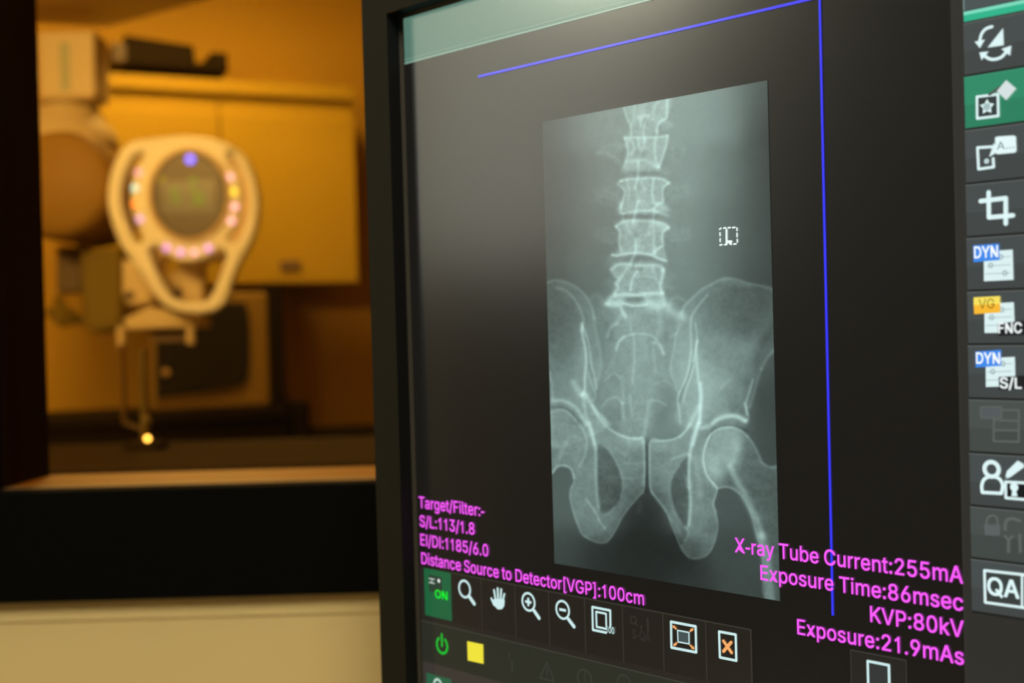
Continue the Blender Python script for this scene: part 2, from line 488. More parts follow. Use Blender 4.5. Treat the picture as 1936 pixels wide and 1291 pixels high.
ceiling_light(0.1, -1.0, RZ1, 0.35, 1.2, CONTROL_LAMP, 'long ceiling light above and behind the camera', 'control room ceiling lights')
# unseen glowing panel and small lamp, added for the monitor's soft reflection
t = thing('added_panel', (RX0 + 0.001, 0.43, CAMZ + 0.14), 'added glowing panel on the left wall, unseen, for the screen reflection', 'glowing panel')
b = B()
b.box((RX0 + 0.001, 0.12, CAMZ + 0.145), (RX0 + 0.03, 0.845, CAMZ + 0.94))
b.build('added_panel_case', mat('white_metal', (0.7, 0.68, 0.62), 0.4), t, bevel=0.004)
b = B()
b.box((RX0 + 0.0305, 0.14, CAMZ + 0.165), (RX0 + 0.036, 0.83, CAMZ + 0.918))
b.build('lamp_diffuser', mat('added_panel_diffuser', (0.8, 0.8, 0.8), 0.5, emit=ADDED_PANEL[:3], strength=ADDED_PANEL[3]), t)
t = thing('added_lamp', (RX0 + 0.05, 0.33, CAMZ + 0.96), 'small added lamp over the glowing panel, unseen, for the screen reflection', 'lamp')
b = B()
b.box((RX0 + 0.001, 0.21, CAMZ + 0.962), (RX0 + 0.05, 0.45, CAMZ + 1.09))
b.build('lamp_housing', mat('white_metal', (0.7, 0.68, 0.62), 0.4), t, bevel=0.003)
b = B()
b.box((RX0 + 0.0505, 0.225, CAMZ + 0.972), (RX0 + 0.056, 0.435, CAMZ + 1.072))
b.build('lamp_diffuser', mat('added_lamp_diffuser', (0.8, 0.8, 0.8), 0.5, emit=ADDED_LAMP[:3], strength=ADDED_LAMP[3]), t)

# ------------------------------------------------------------------ the examination room behind the glass
M_EWALL = mat('exam_wall_paint', (0.46, 0.27, 0.012), 0.75, noise=0.02, nscale=5)
M_WHITE = mat('ivory_enamel', (0.64, 0.50, 0.28), 0.45)
M_SHELL = mat('warm_white_shell', (0.85, 0.80, 0.70), 0.45)
M_TUBE = mat('shaded_tube_housing', (0.30, 0.17, 0.03), 0.55, spec=0.2)  # cream housing, its shade put into a darker tan
M_BODY = mat('apricot_console_body', (0.62, 0.44, 0.25), 0.5)
M_CAB = mat('cabinet_laminate', (0.44, 0.29, 0.018), 0.5, spec=0.25)
M_DARK = mat('dark_brown_laminate', (0.014, 0.008, 0.001), 0.7, spec=0.1)
M_DARKM = mat('dark_metal', (0.014, 0.008, 0.001), 0.7, spec=0.1)
M_GREEN = mat('olive_grey_cover', (0.18, 0.125, 0.012), 0.6, spec=0.2)

for nm, lo, hi, m, lab in (
        ('wall_far_left', (EX0 - 0.1, DW + WT, 0), (EX0, EY1, EZ1), M_EWALL, 'left wall of the examination room'),
        ('wall_far_right', (EX1, DW + WT, 0), (EX1 + 0.1, EY1, EZ1), M_EWALL, 'right wall of the examination room'),
        ('floor_far', (EX0 - 0.1, DW + WT, -0.1), (EX1 + 0.1, EY1, 0), M_FLOOR, 'examination room floor'),
        ('ceiling_far', (EX0 - 0.1, DW + WT, EZ1), (EX1 + 0.1, EY1, EZ1 + 0.1), M_CEIL, 'examination room ceiling')):
    finish(B().box(lo, hi).build(nm, m), lab, nm.split('_')[0], kind='structure')

# back wall, turned away to the right
BA = math.radians(24)
BD = Vector((math.cos(BA), math.sin(BA), 0))     # along the wall, rightwards
BN = Vector((math.sin(BA), -math.cos(BA), 0))    # out of the wall, towards the window
BP = Vector((-0.979, 4.4, 0))                    # a point on the cabinets' front plane
CABD = 0.36


def bw(s, out, z):
    """point s along the cabinet front, out in front of it"""
    return BP + BD * s + BN * out + Vector((0, 0, z))


def on_front(px, py, out=0.0):
    """(s, z) where a pixel meets the vertical plane parallel to the back wall"""
    r = ray(px, py)
    p0 = BP + BN * out
    t = (p0.x * BN.x + p0.y * BN.y) / (r.x * BN.x + r.y * BN.y)
    q = r * t
    return (Vector((q.x, q.y, 0)) - p0).dot(BD), q.z + CAMZ


def slab(b, s0, s1, o0, o1, z0, z1, mi=0):
    return b.prism([bw(s0, o0, z0), bw(s1, o0, z0), bw(s1, o1, z0), bw(s0, o1, z0)], (0, 0, z1 - z0), mi)


sL = (EX0 - BP.x) / BD.x
sR = (EX1 - BP.x) / BD.x
b = B()
slab(b, sL + 0.16, sR - 0.16, -CABD - 0.1, -CABD, 0, EZ1 - 0.001)
finish(b.build('wall_far_back', M_EWALL), 'amber lit back wall of the examination room', 'wall', kind='structure')

# wall cabinets: two units side by side
zt = (on_front(300, 168)[1] + on_front(600, 190)[1]) / 2
zb = (on_front(500, 537)[1] + on_front(660, 534)[1]) / 2
s0, s1, s2 = on_front(178, 300)[0], on_front(417, 300)[0], on_front(674, 350)[0]


def wall_cabinet(a, c, label, hand):
    t = thing('wall_cabinet', bw((a + c) / 2, -CABD, zb), label, 'cabinet', rotz=BA, group='wall cabinets in the examination room')
    b = B()
    slab(b, a + 0.002, c - 0.002, -CABD + 0.001, -0.02, zb, zt)
    b.build('cabinet_body', M_CAB, t, bevel=0.002)
    b = B()
    slab(b, a + 0.003, c - 0.003, -0.0195, 0.0, zb + 0.002, zt - 0.07)
    d = b.build('cabinet_door', M_CAB, t, bevel=0.003)
    if hand:
        h0, h1 = on_front(529, 500)[0], on_front(568, 500)[0]
        zz = on_front(548, 502)[1]
    else:
        h0, h1, zz = a + 0.06, a + 0.13, zb + 0.065
    b = B()
    slab(b, h0, h1, 0.0002, 0.008, zz - 0.018, zz + 0.018)
    b.build('door_pull', mat('brown_pull', (0.16, 0.10, 0.055), 0.5), d, bevel=0.003)
    return t


wall_cabinet(s0, s1, 'tan wall cabinet partly hidden behind the ceiling column and round console', False)
wall_cabinet(s1, s2, 'tan wall cabinet right of the round console, dark pull low on its door', True)
b = B()
slab(b, s0, s2 + 0.004, -CABD + 0.001, 0.003, zt + 0.0005, zt + 0.05)
finish(b.build('trim_2', M_CAB, bevel=0.004), 'crown board along the top of the wall cabinets', 'trim', kind='structure')

# dark bracket rail fixed on the wall over the cabinets
o_ = -0.1
t = thing('wall_bracket', bw(on_front(320, 100, o_)[0], -CABD, on_front(320, 135, o_)[1]), 'dark metal bracket rail mounted high over the left wall cabinet', 'bracket', rotz=BA)


def px_block(b, p0, p1, o0, o1, mi=0):
    a, c = on_front(*p0, out=o1), on_front(*p1, out=o1)
    return slab(b, a[0], c[0], o0, o1, c[1], a[1], mi)


b = B()
pts = [(236, 66), (366, 86), (370, 118), (432, 122), (432, 136), (236, 120)]
q = [on_front(*p, out=o_) for p in pts]
b.prism([bw(s, o_, z) for s, z in q], -BN * (CABD + o_ - 0.002))
b.build('bracket_rail', M_DARKM, t, bevel=0.004)
b = B()
px_block(b, (399, 98), (431, 134), -CABD + 0.001, o_ + 0.01)
b.build('bracket_end', M_DARKM, t, bevel=0.004)
b = B()
px_block(b, (212, 80), (240, 118), -CABD + 0.001, o_ + 0.005)
b.build('bracket_foot', mat('brown_metal', (0.07, 0.045, 0.025), 0.5), t, bevel=0.004)

# base cabinet with dark worktop under the wall cabinets, left part, and a lower dark bench to the right
wz = on_front(300, 779, 0.1)[1]
wl, wr = on_front(60, 790, 0.1)[0], on_front(548, 770, 0.1)[0]
t = thing('base_cabinet', bw((wl + wr) / 2, -CABD, 0), 'dark base cabinet with a black worktop along the back wall', 'cabinet', rotz=BA)
b = B()
slab(b, wl, wr, -CABD + 0.002, 0.1, wz - 0.04, wz)
b.build('worktop', M_DARKM, t, bevel=0.004)
for i in range(4):
    a, c = wl + (wr - wl) * i / 4, wl + (wr - wl) * (i + 1) / 4
    b = B()
    slab(b, a + 0.003, c - 0.003, 0.07, 0.088, 0.1, wz - 0.045)
    d = b.build('cabinet_door', M_DARK, t, bevel=0.002)
b = B()
slab(b, wl + 0.005, wr - 0.005, -CABD + 0.002, 0.069, 0.0, wz - 0.041)
b.build('cabinet_body', M_DARK, t)

lz = on_front(650, 816, 0.0)[1]
l0, l1 = on_front(585, 800, 0.0)[0], on_front(760, 800, 0.0)[0]
t = thing('low_bench', bw((l0 + l1) / 2, -CABD, 0), 'low dark bench at the right end of the back wall', 'bench', rotz=BA)
b = B()
slab(b, l0, l1, -CABD + 0.002, 0.05, lz - 0.05, lz)
b.build('bench_top', M_DARK, t, bevel=0.004)
b = B()
slab(b, l0 + 0.03, l1 - 0.03, -CABD + 0.02, 0.03, 0, lz - 0.0505)
b.build('bench_body', M_DARK, t)
e0, e1 = on_front(556, 790, 0.1), on_front(588, 790, 0.1)
ez = on_front(572, 758, 0.1)[1]
b = B()
slab(b, e0[0], e1[0], -0.05, 0.1, 0, ez)
finish(b.build('waste_bin', M_DARKM, bevel=0.01), 'narrow dark bin standing between the black worktop and the low bench', 'bin')

# upright image receptor: pale housing, dark rounded plate, dark post, standing on the worktop
ro = 0.06
h0, h1 = on_front(286, 764, ro), on_front(506, 552, ro)
t = thing('bucky_stand', bw((h0[0] + h1[0]) / 2, ro - 0.05, wz), 'upright pale receptor housing with a dark rounded plate beside a dark post', 'x-ray stand', rotz=BA)
b = B()
slab(b, h0[0], h1[0], ro - 0.09, ro, wz + 0.0005, h1[1])
b.build('receptor_housing', mat('tan_housing', (0.25, 0.15, 0.02), 0.5), t, bevel=0.012)
pl = []
for px, py in ((296, 744), (296, 586), (302, 577), (450, 572), (462, 578), (470, 600), (470, 690), (465, 715), (450, 727), (400, 738), (310, 748)):
    pl.append(on_front(px, py, ro))
pl = smooth_loop(pl, 3)
b = B()
b.prism([bw(s, ro + 0.0005, z) for s, z in pl], BN * 0.012)
b.build('receptor_plate', mat('black_carbon', (0.012, 0.009, 0.006), 0.45), t, bevel=0.003)
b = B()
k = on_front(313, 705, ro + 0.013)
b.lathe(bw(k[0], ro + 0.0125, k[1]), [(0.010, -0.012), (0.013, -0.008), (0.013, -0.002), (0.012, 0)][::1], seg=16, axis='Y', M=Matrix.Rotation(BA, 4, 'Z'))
b.build('glint_knob', mat('pale_glint', (0.62, 0.40, 0.18), 0.35, 0.3), t)  # pale bright knob painted in for a glint on the plate
p0, p1 = on_front(507, 700, ro), on_front(541, 700, ro)
b = B()
slab(b, p0[0] + 0.001, p1[0], ro - 0.10, ro - 0.01, wz + 0.0005, zb - 0.003)
b.build('support_post', M_DARKM, t, bevel=0.006)

# equipment bench just behind the window
t = thing('equipment_bench', (0.0, 1.75, 0), 'brown topped bench standing just behind the observation window', 'bench')
bz = CAMZ - 0.155
b = B()
b.box((-1.3, 1.66, bz - 0.03), (0.9, 2.15, bz))
b.build('bench_top', mat('brown_bench_top', (0.017, 0.009, 0.001), 0.7, spec=0.12, noise=0.2, nscale=8), t, bevel=0.004)
b = B()
b.box((-1.28, 1.68, bz - 0.13), (0.88, 2.13, bz - 0.0305))
b.build('bench_apron', mat('black_apron', (0.004, 0.002, 0.001), 0.8, spec=0.05), t)
for x in (-1.24, 0.84):
    for y in (1.72, 2.09):
        B().box((x - 0.03, y - 0.03, 0), (x + 0.03, y + 0.03, bz - 0.131)).build('leg', M_DARK, t)

# thin stand on the bench, with a glowing ball painted in as a glint
c = at(275, 845, 2.0)
t = thing('rod_stand', (c.x, 2.0, bz), 'thin twin-rod stand with a small ball glowing as a metal glint on the bench', 'stand')
b = B()
b.lathe((c.x, 2.0, bz), [(0.035, 0.0005), (0.035, 0.008), (0.028, 0.012), (0.006, 0.014)], 24)
b.build('stand_base', M_DARKM, t)
b = B()
zz = at(272, 660, 2.0).z
b.tube([(c.x, 2.0, bz + 0.013), (c.x, 2.0, zz)], 0.006)
b.build('stand_rod', mat('olive_rod', (0.11, 0.075, 0.008), 0.6), t)
b = B()
x2 = at(233, 720, 2.0).x
b.tube([(x2, 2.0, at(233, 650, 2.0).z), (x2, 2.0, at(236, 800, 2.0).z), (c.x - 0.004, 2.0, at(236, 812, 2.0).z)], 0.004)
b.build('cable', mat('brown_cable', (0.09, 0.045, 0.006), 0.5), t)
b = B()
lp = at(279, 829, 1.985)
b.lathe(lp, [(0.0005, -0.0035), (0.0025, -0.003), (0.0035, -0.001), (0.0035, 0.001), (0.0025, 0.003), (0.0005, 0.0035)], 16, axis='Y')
b.build('glint_ball', mat('amber_glint', (0.9, 0.7, 0.3), 0.3, emit=(1.0, 0.72, 0.34), strength=9), t, smooth=True)
b = B()
lp = at(277, 797, 1.985)
b.lathe(lp, [(0.0005, -0.009), (0.007, -0.006), (0.009, 0), (0.007, 0.006), (0.0005, 0.009)], 16)
b.build('stand_collar', mat('olive_rod', (0.11, 0.075, 0.008), 0.6), t, smooth=True)

# ------------------------------------------------------------------ ceiling-hung x-ray tube with its round console
DC = 3.0
cc = at(345, 410, DC)
tube = thing('xray_tube_unit', (at(130, 240, 3.3).x, 3.3, at(300, 650, DC).z), 'ceiling hung ivory x-ray tube unit with a round console and loop handle', 'x-ray machine')


def pc(pts, D, k=2.806, ox=60, oy=220):
    """crop measurements -> world x, z at depth D"""
    out = []
    for x, y in pts:
        p = at(x / k + ox, y / k + oy, D)
        out.append((p.x, p.z))
    return out


def plate(name, loops, D, thick, m, parent, bevel=0.006, smooth=False):
    """solid with a shaped outline facing the window, front face at depth D"""
    vs, fs = outline_mesh(loops, extrude=max(thick / 2 - bevel, 0.0005), bevel=bevel)
    b = B()
    b.add([(v.x, D + thick / 2 - v.z, v.y) for v in vs], fs)
    return b.build(name, m, parent, smooth=smooth)


outer = [(800, 100), (930, 112), (1050, 150), (1130, 220), (1182, 330), (1203, 450), (1196, 560), (1165, 660), (1100, 780), (1062, 880), (1034, 970), (985, 1025), (900, 1047), (780, 1036), (700, 1000), (636, 930), (566, 820), (500, 730), (440, 620), (405, 500), (398, 400), (418, 290), (460, 190), (525, 132), (650, 112)]
slot_l = [(590, 188), (530, 225), (492, 300), (470, 400), (480, 500), (512, 590), (545, 664), (585, 655), (560, 580), (528, 500), (520, 400), (535, 310), (570, 240)]
slot_r = [(1050, 205), (1105, 275), (1138, 370), (1150, 470), (1132, 570), (1092, 650), (1050, 670), (1045, 640), (1085, 570), (1108, 480), (1108, 400), (1090, 310), (1045, 245)]
slot_b = [(625, 725), (660, 690), (725, 745), (790, 772), (860, 772), (945, 742), (1005, 705), (1028, 740), (1000, 830), (970, 905), (940, 962), (890, 986), (800, 986), (740, 955), (700, 900), (660, 820)]
console = plate('console_handle', [smooth_loop(pc(x, DC), 3) for x in (outer, slot_l, slot_r, slot_b)], DC, 0.04, M_SHELL, tube, bevel=0.010, smooth=True)
th = [2 * math.pi * k / 48 for k in range(48)]
plate('console_body', [pc([(842 + 332 * math.cos(a), 440 + 332 * math.sin(a)) for a in th], DC)], DC + 0.012, 0.09, M_BODY, tube, bevel=0.01, smooth=True)
face = plate('display_face', [pc([(838 + 198 * math.cos(a), 418 + 226 * math.sin(a)) for a in th], DC)], DC - 0.006, 0.010, mat('dark_display_face', (0.075, 0.05, 0.03), 0.4), tube, bevel=0.003)
plate('display_rim', [pc([(838 + 222 * math.cos(a), 418 + 250 * math.sin(a)) for a in th], DC), pc([(838 + 199 * math.cos(a), 418 + 227 * math.sin(a)) for a in th], DC)], DC - 0.008, 0.012, M_BODY, tube, bevel=0.002)
plate('display_screen', [pc([(700, 345), (975, 335), (980, 515), (700, 520)], DC)], DC - 0.0075, 0.001, mat('dim_display', (0.05, 0.05, 0.05), 0.3, emit=(0.055, 0.048, 0.032), strength=1.0), face, bevel=0.0003)
M_GDIG = mat('green_digits', (0.02, 0.05, 0.0), 0.4, emit=(0.10, 0.24, 0.01), strength=1.0)
for strokes in (((740, 380, 782, 398), (740, 398, 752, 420), (740, 418, 782, 432), (770, 432, 784, 452), (740, 448, 784, 460)),
                ((835, 325, 880, 342), (848, 342, 862, 400), (850, 400, 905, 416), (862, 416, 880, 460), (890, 416, 910, 460), (850, 455, 910, 468))):
    b = B()
    for (x0, y0, x1, y1) in strokes:
        q = pc([(x0, y0), (x1, y0), (x1, y1), (x0, y1)], DC - 0.0085)
        b.prism([(x, DC - 0.0082, z) for x, z in q], (0, -0.0006, 0))
    b.build('display_digit', M_GDIG, face)
b = B()
q = pc([(672, 318), (708, 318), (708, 358), (672, 358)], DC - 0.0085)
b.prism([(x, DC - 0.0067, z) for x, z in q], (0, -0.0006, 0))
b.build('display_mark', mat('yellow_mark', (0.05, 0.05, 0.0), 0.4, emit=(0.20, 0.17, 0.005), strength=1.0), face)


def led(x, y, r, col, s, name='button_light'):
    p = pc([(x, y)], DC)[0]
    b = B()
    D = DC - 0.002 if name == 'button_light' else DC - 0.0072
    if name == 'button_light' and 500 < y < 640 or y < 640 and name == 'button_light':
        D = DC - 0.001
    b.lathe((p[0], D, p[1]), [(r * 0.3, -0.005), (r * 0.8, -0.004), (r, -0.001), (r, 0.018)], 16, axis='Y')
    b.build(name, mat('button_light_%d_%d_%d' % tuple(int(c * 99) for c in col), (0.3, 0.3, 0.3), 0.4, emit=col, strength=s), tube, smooth=False)


VIO, PNK = (0.55, 0.28, 3.0), (0.9, 0.58, 2.3)
LS = 2.0
for x, y, c in ((567, 297, (0.60, 0.35, 1.5)), (547, 380, (0.28, 0.85, 2.4)), (546, 465, (1.0, 0.30, 0.10)), (573, 545, (0.50, 0.36, 2.6)),
                (1052, 322, PNK), (1072, 400, (0.85, 0.95, 0.2)), (1078, 480, PNK), (1060, 555, PNK),
                (716, 698, VIO), (790, 720, VIO), (863, 722, (0.70, 0.42, 2.0)), (937, 700, VIO)):
    led(x, y, 0.0078, c, LS)
led(845, 230, 0.0105, (0.08, 0.12, 4.2), 3.2, 'status_light')

# tube housing: a drum behind the console, cap collar, column, carriage
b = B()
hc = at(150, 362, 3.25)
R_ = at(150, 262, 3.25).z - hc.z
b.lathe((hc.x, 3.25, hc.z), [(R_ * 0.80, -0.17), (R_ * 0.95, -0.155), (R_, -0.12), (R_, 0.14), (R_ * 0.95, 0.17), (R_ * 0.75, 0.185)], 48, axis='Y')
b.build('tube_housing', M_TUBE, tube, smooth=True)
b = B()
c0 = at(128, 240, 3.3)
k = 3.3 / FPX
za = at(128, 208, 3.3).z
prof = [(92, -74), (94, -66), (90, -50), (80, -34), (66, -18), (60, -6), (58, 0)]
b.lathe((c0.x, 3.3, za), [(r * k, t * k) for r, t in prof], 48)
b.build('column_collar', M_WHITE, tube, smooth=True)
b = B()
b.lathe((c0.x, 3.3, za), [(57 * k, 0.0005), (57 * k, 9 * k)], 40)
b.build('collar_ring', mat('shadow_ring', (0.36, 0.26, 0.12), 0.5), tube, smooth=False)  # darker tone paints the shadow line above the collar
b = B()
xl, xr = at(72, 150, 3.22).x, at(180, 150, 3.22).x
zc = at(130, 42, 3.3).z
b.box((xl, 3.22, za + 9.2 * k), (xr, 3.34, 2.03))
b.build('ceiling_column', M_WHITE, tube, bevel=0.012)
b = B()
l0, l1 = at(112, 80, 3.22), at(134, 172, 3.22)
b.box((l0.x, 3.2185, l1.z), (l1.x, 3.2198, l0.z))
b.build('label_strip', mat('grey_green_label', (0.40, 0.40, 0.26), 0.5), tube)
# carriage plate under the ceiling, seen from below
b = B()
zp = at(205, 52, 3.45).z
far = at(206, 52, 3.45)
near = ray(392, 0)
tn = (zp - CAMZ) / near.z
near = Vector((near.x * tn, tn, zp))
d_ = (near - far)
near2 = far + d_ * 1.6
b.prism([far, near2, near2 + Vector((-0.9, -0.35, 0)), far + Vector((-0.75, -0.25, 0))], (0, 0, 0.05))
b.build('carriage_plate', M_WHITE, tube, bevel=0.006)
b = B()
b.prism([far + Vector((0.004, 0.004, 0.052)), near2 + Vector((0.03, 0.02, 0.052)), near2 + Vector((-0.85, -0.35, 0.052)), far + Vector((-0.7, -0.25, 0.052))], (0, 0, 0.03))
b.build('carriage_rim', mat('shaded_rim', (0.14, 0.09, 0.04), 0.5), tube)  # brown tone paints the plate's edge as if in shade
b = B()
cx_ = (far + near2) / 2 + Vector((-0.4, -0.15, 0))
b.box((cx_.x - 0.12, cx_.y - 0.12, zp + 0.083), (cx_.x + 0.12, cx_.y + 0.12, EZ1 - 0.001))
b.build('ceiling_mount', M_WHITE, tube)

# pale yoke and collimator under the console
D2 = 3.12
plate('yoke_bracket', [pc([(478, 760), (570, 800), (630, 930), (640, 980), (560, 1000), (500, 1000), (478, 930)], D2)], D2, 0.06, M_WHITE, tube, bevel=0.006)
plate('yoke_web', [pc([(640, 700), (700, 690), (690, 830), (700, 880), (790, 760), (900, 760), (905, 1000), (700, 1010), (640, 900)], D2)], D2 + 0.01, 0.05, M_WHITE, tube, bevel=0.006)
for x, y in ((520, 950), (770, 935)):
    p = pc([(x, y)], D2)[0]
    b = B()
    b.lathe((p[0], D2 + (0.0 if x < 600 else 0.01), p[1]), [(0.010, -0.006), (0.012, -0.004), (0.012, 0.01)], 16, axis='Y')
    b.build('bolt', mat('brown_bolt', (0.10, 0.06, 0.03), 0.5), tube)
plate('collimator_plate', [pc([(500, 1075), (640, 1010), (700, 1040), (905, 1050), (905, 1120), (520, 1135)], D2)], D2 - 0.03, 0.12, M_WHITE, tube, bevel=0.008)
for x in (487, 852):
    top = pc([(x, 1110)], D2)[0]
    bot = pc([(x, 1222 if x < 600 else 1208)], D2)[0]
    b = B()
    r = 0.0105
    b.tube([(top[0], D2 - 0.02, top[1]), (top[0], D2 - 0.02, bot[1] + 0.008), (bot[0], D2 - 0.02, bot[1])], r, 14)
    b.build('accessory_rail', M_WHITE, tube, bevel=0.002)
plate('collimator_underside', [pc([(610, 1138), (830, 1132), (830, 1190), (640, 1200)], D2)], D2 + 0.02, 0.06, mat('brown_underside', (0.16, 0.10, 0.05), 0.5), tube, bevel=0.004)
# olive side cover and a block painted dark as shadow, left of the yoke
plate('side_cover', [pc([(255, 720), (470, 690), (472, 1090), (430, 1130), (330, 1150), (265, 1120)], 3.2)], 3.2, 0.10, M_GREEN, tube, bevel=0.01)
plate('shadow_block', [pc([(130, 690), (262, 690), (262, 930), (130, 940)], 3.28)], 3.28, 0.08, mat('shadow_umber', (0.12, 0.075, 0.03), 0.6), tube, bevel=0.006)
b = B()
q = [at(92, 585, 3.26), at(120, 610, 3.26), at(150, 605, 3.26), at(128, 590, 3.3), at(112, 575, 3.32), at(112, 560, 3.32)]
b.tube(q, 0.014, 12)
b.build('hose', M_GREEN, tube, smooth=True)

t = thing('added_lamp', (-1.15, DW + WT + 0.03, 2.0), 'long added lamp, unseen, lighting the examination room from the window side', 'lamp')  # unseen lamp added to light the tube unit from the front
b = B()
b.box((-1.60, DW + WT + 0.001, 1.98), (-0.70, DW + WT + 0.06, 2.32))
b.build('lamp_housing', mat('white_metal', (0.7, 0.68, 0.62), 0.4), t, bevel=0.004)
b = B()
b.box((-1.57, DW + WT + 0.0605, 2.0), (-0.73, DW + WT + 0.066, 2.3))
b.build('lamp_diffuser', mat('exam_fill_diffuser', (0.8, 0.8, 0.8), 0.5, emit=EXAM_FILL[:3], strength=EXAM_FILL[3]), t)
ceiling_light(-0.95, 3.75, EZ1, 0.5, 0.5, EXAM_LAMP_B, 'square ceiling light in front of the wall cabinets', 'examination room ceiling lights')
# ------------------------------------------------------------------ desk and monitor
M_PLASTIC = mat('black_monitor_plastic', (0.015, 0.0135, 0.007), 0.6, spec=0.15, noise=0.05, nscale=200, bump=0.05)
M_LIP = mat('shaded_lip', (0.004, 0.0035, 0.003), 0.6, spec=0.2)  # inner bezel wall, its shadow put into a blacker tone
M_EDGE = mat('screen_rim', (0.045, 0.038, 0.024), 0.45)
SL, SRT, ST, SB = -1.2155, -0.372, 0.3805, -0.56
HB = 0.022
BL, BR, BT, BB = -1.2653, -0.33, 0.455, -0.62

DESKZ = 0.80
base = scr((BL + BR) / 2, 0, -0.16)
base.z = DESKZ
mon = thing('monitor', base, 'black framed medical monitor showing a spine and pelvis x-ray', 'monitor', rotz=math.atan2(WU.y, WU.x))


def mbox(b, u0, u1, v0, v1, h0, h1, mi=0):
    q = [scr(u0, v0, h0), scr(u1, v0, h0), scr(u1, v1, h0), scr(u0, v1, h0)]
    return b.prism(q, scr(u0, v0, h1) - q[0], mi)


b = B()
for (a0, b0, a1, b1) in ((BL, BB, SL, BT), (SRT, BB, BR, BT), (SL, ST, SRT, BT), (SL, BB, SRT, SB)):
    mbox(b, a0, a1, b0, b1, -0.02, HB)
# one continuous bezel: outer box ring
b = B()
o4 = [(BL, BB), (BR, BB), (BR, BT), (BL, BT)]
i4 = [(SL, SB), (SRT, SB), (SRT, ST), (SL, ST)]
vs = [scr(u, v, HB) for u, v in o4] + [scr(u, v, HB) for u, v in i4] + [scr(u, v, -0.02) for u, v in o4] + [scr(u, v, 0.0006) for u, v in i4]
fs, mi = [], []
for k in range(4):
    j = (k + 1) % 4
    fs += [(k, j, 4 + j, 4 + k), (k, 8 + k, 8 + j, j)]
    mi += [0, 0]
b.v, b.f, b.mi = [tuple(p) for p in vs[:12]], fs, mi
o = b.build('bezel', M_PLASTIC, mon, recalc=False)
b = B()
b.v = [tuple(scr(u, v, HB - 0.0004)) for u, v in i4] + [tuple(scr(u, v, 0.0002)) for u, v in i4]
b.f = [(k, (k + 1) % 4, 4 + (k + 1) % 4, 4 + k) for k in range(4)]
b.mi = [0] * 4
b.build('bezel_lip', M_LIP, mon, recalc=False)
b = B()
e = 0.0045
i5 = [(SL + e, SB + e), (SRT - e, SB + e), (SRT - e, ST - e), (SL + e, ST - e)]
b.v = [tuple(scr(u, v, 0.0035)) for u, v in i4] + [tuple(scr(u, v, 0.0006)) for u, v in i5]
b.f = [(k, (k + 1) % 4, 4 + (k + 1) % 4, 4 + k) for k in range(4)]
b.mi = [0] * 4
b.build('screen_rim', M_EDGE, mon, recalc=False)
b = B()
mbox(b, BL + 0.004, BR - 0.004, BB + 0.004, BT - 0.004, -0.09, -0.0205)
o = b.build('rear_housing', M_PLASTIC, mon, bevel=0.006)
b = B()
um = (BL + BR) / 2
mbox(b, um - 0.11, um + 0.11, -0.80, -0.1, -0.15, -0.0905)
b.build('stand_neck', M_PLASTIC, mon, bevel=0.006)
b = B()
R2 = Matrix.Rotation(math.atan2(WU.y, WU.x), 4, 'Z')
b.box((-0.12, -0.09, 0.0005), (0.12, 0.09, 0.018), M=Matrix.Translation(base) @ R2)
b.build('stand_foot', M_PLASTIC, mon, bevel=0.005)
nb = scr(um, -0.80, -0.12)
b = B()
b.box((-0.035, -0.03, 0.0185), (0.035, 0.03, max(0.03, nb.z - DESKZ + 0.02)), M=Matrix.Translation(base) @ R2)
b.build('stand_post', M_PLASTIC, mon, bevel=0.004)

M_DESK = mat('desk_laminate', (0.35, 0.27, 0.17), 0.45, noise=0.05, nscale=12)
t = thing('desk', (0.3, 0.5, 0), 'plain desk under the monitor along the window wall', 'desk')
B().box((-0.7, 0.16, DESKZ - 0.03), (1.3, DW - 0.01, DESKZ)).build('desk_top', M_DESK, t, bevel=0.004)
for x in (-0.66, 1.26):
    B().box((x - 0.02, 0.2, 0), (x + 0.02, DW - 0.04, DESKZ - 0.0305)).build('leg', M_DESK, t, bevel=0.003)

BLACKLEVEL = (24, 22, 19)
b = B()
b.add([scr(SL, SB), scr(SRT, SB), scr(SRT, ST), scr(SL, ST)], [(0, 1, 2, 3)])
display = b.build('display_panel', smat(BLACKLEVEL), mon, recalc=False)

# ------------------------------------------------------------------ marks on the screen
def depth_at(u, v):
    return scr(u, v).y / U


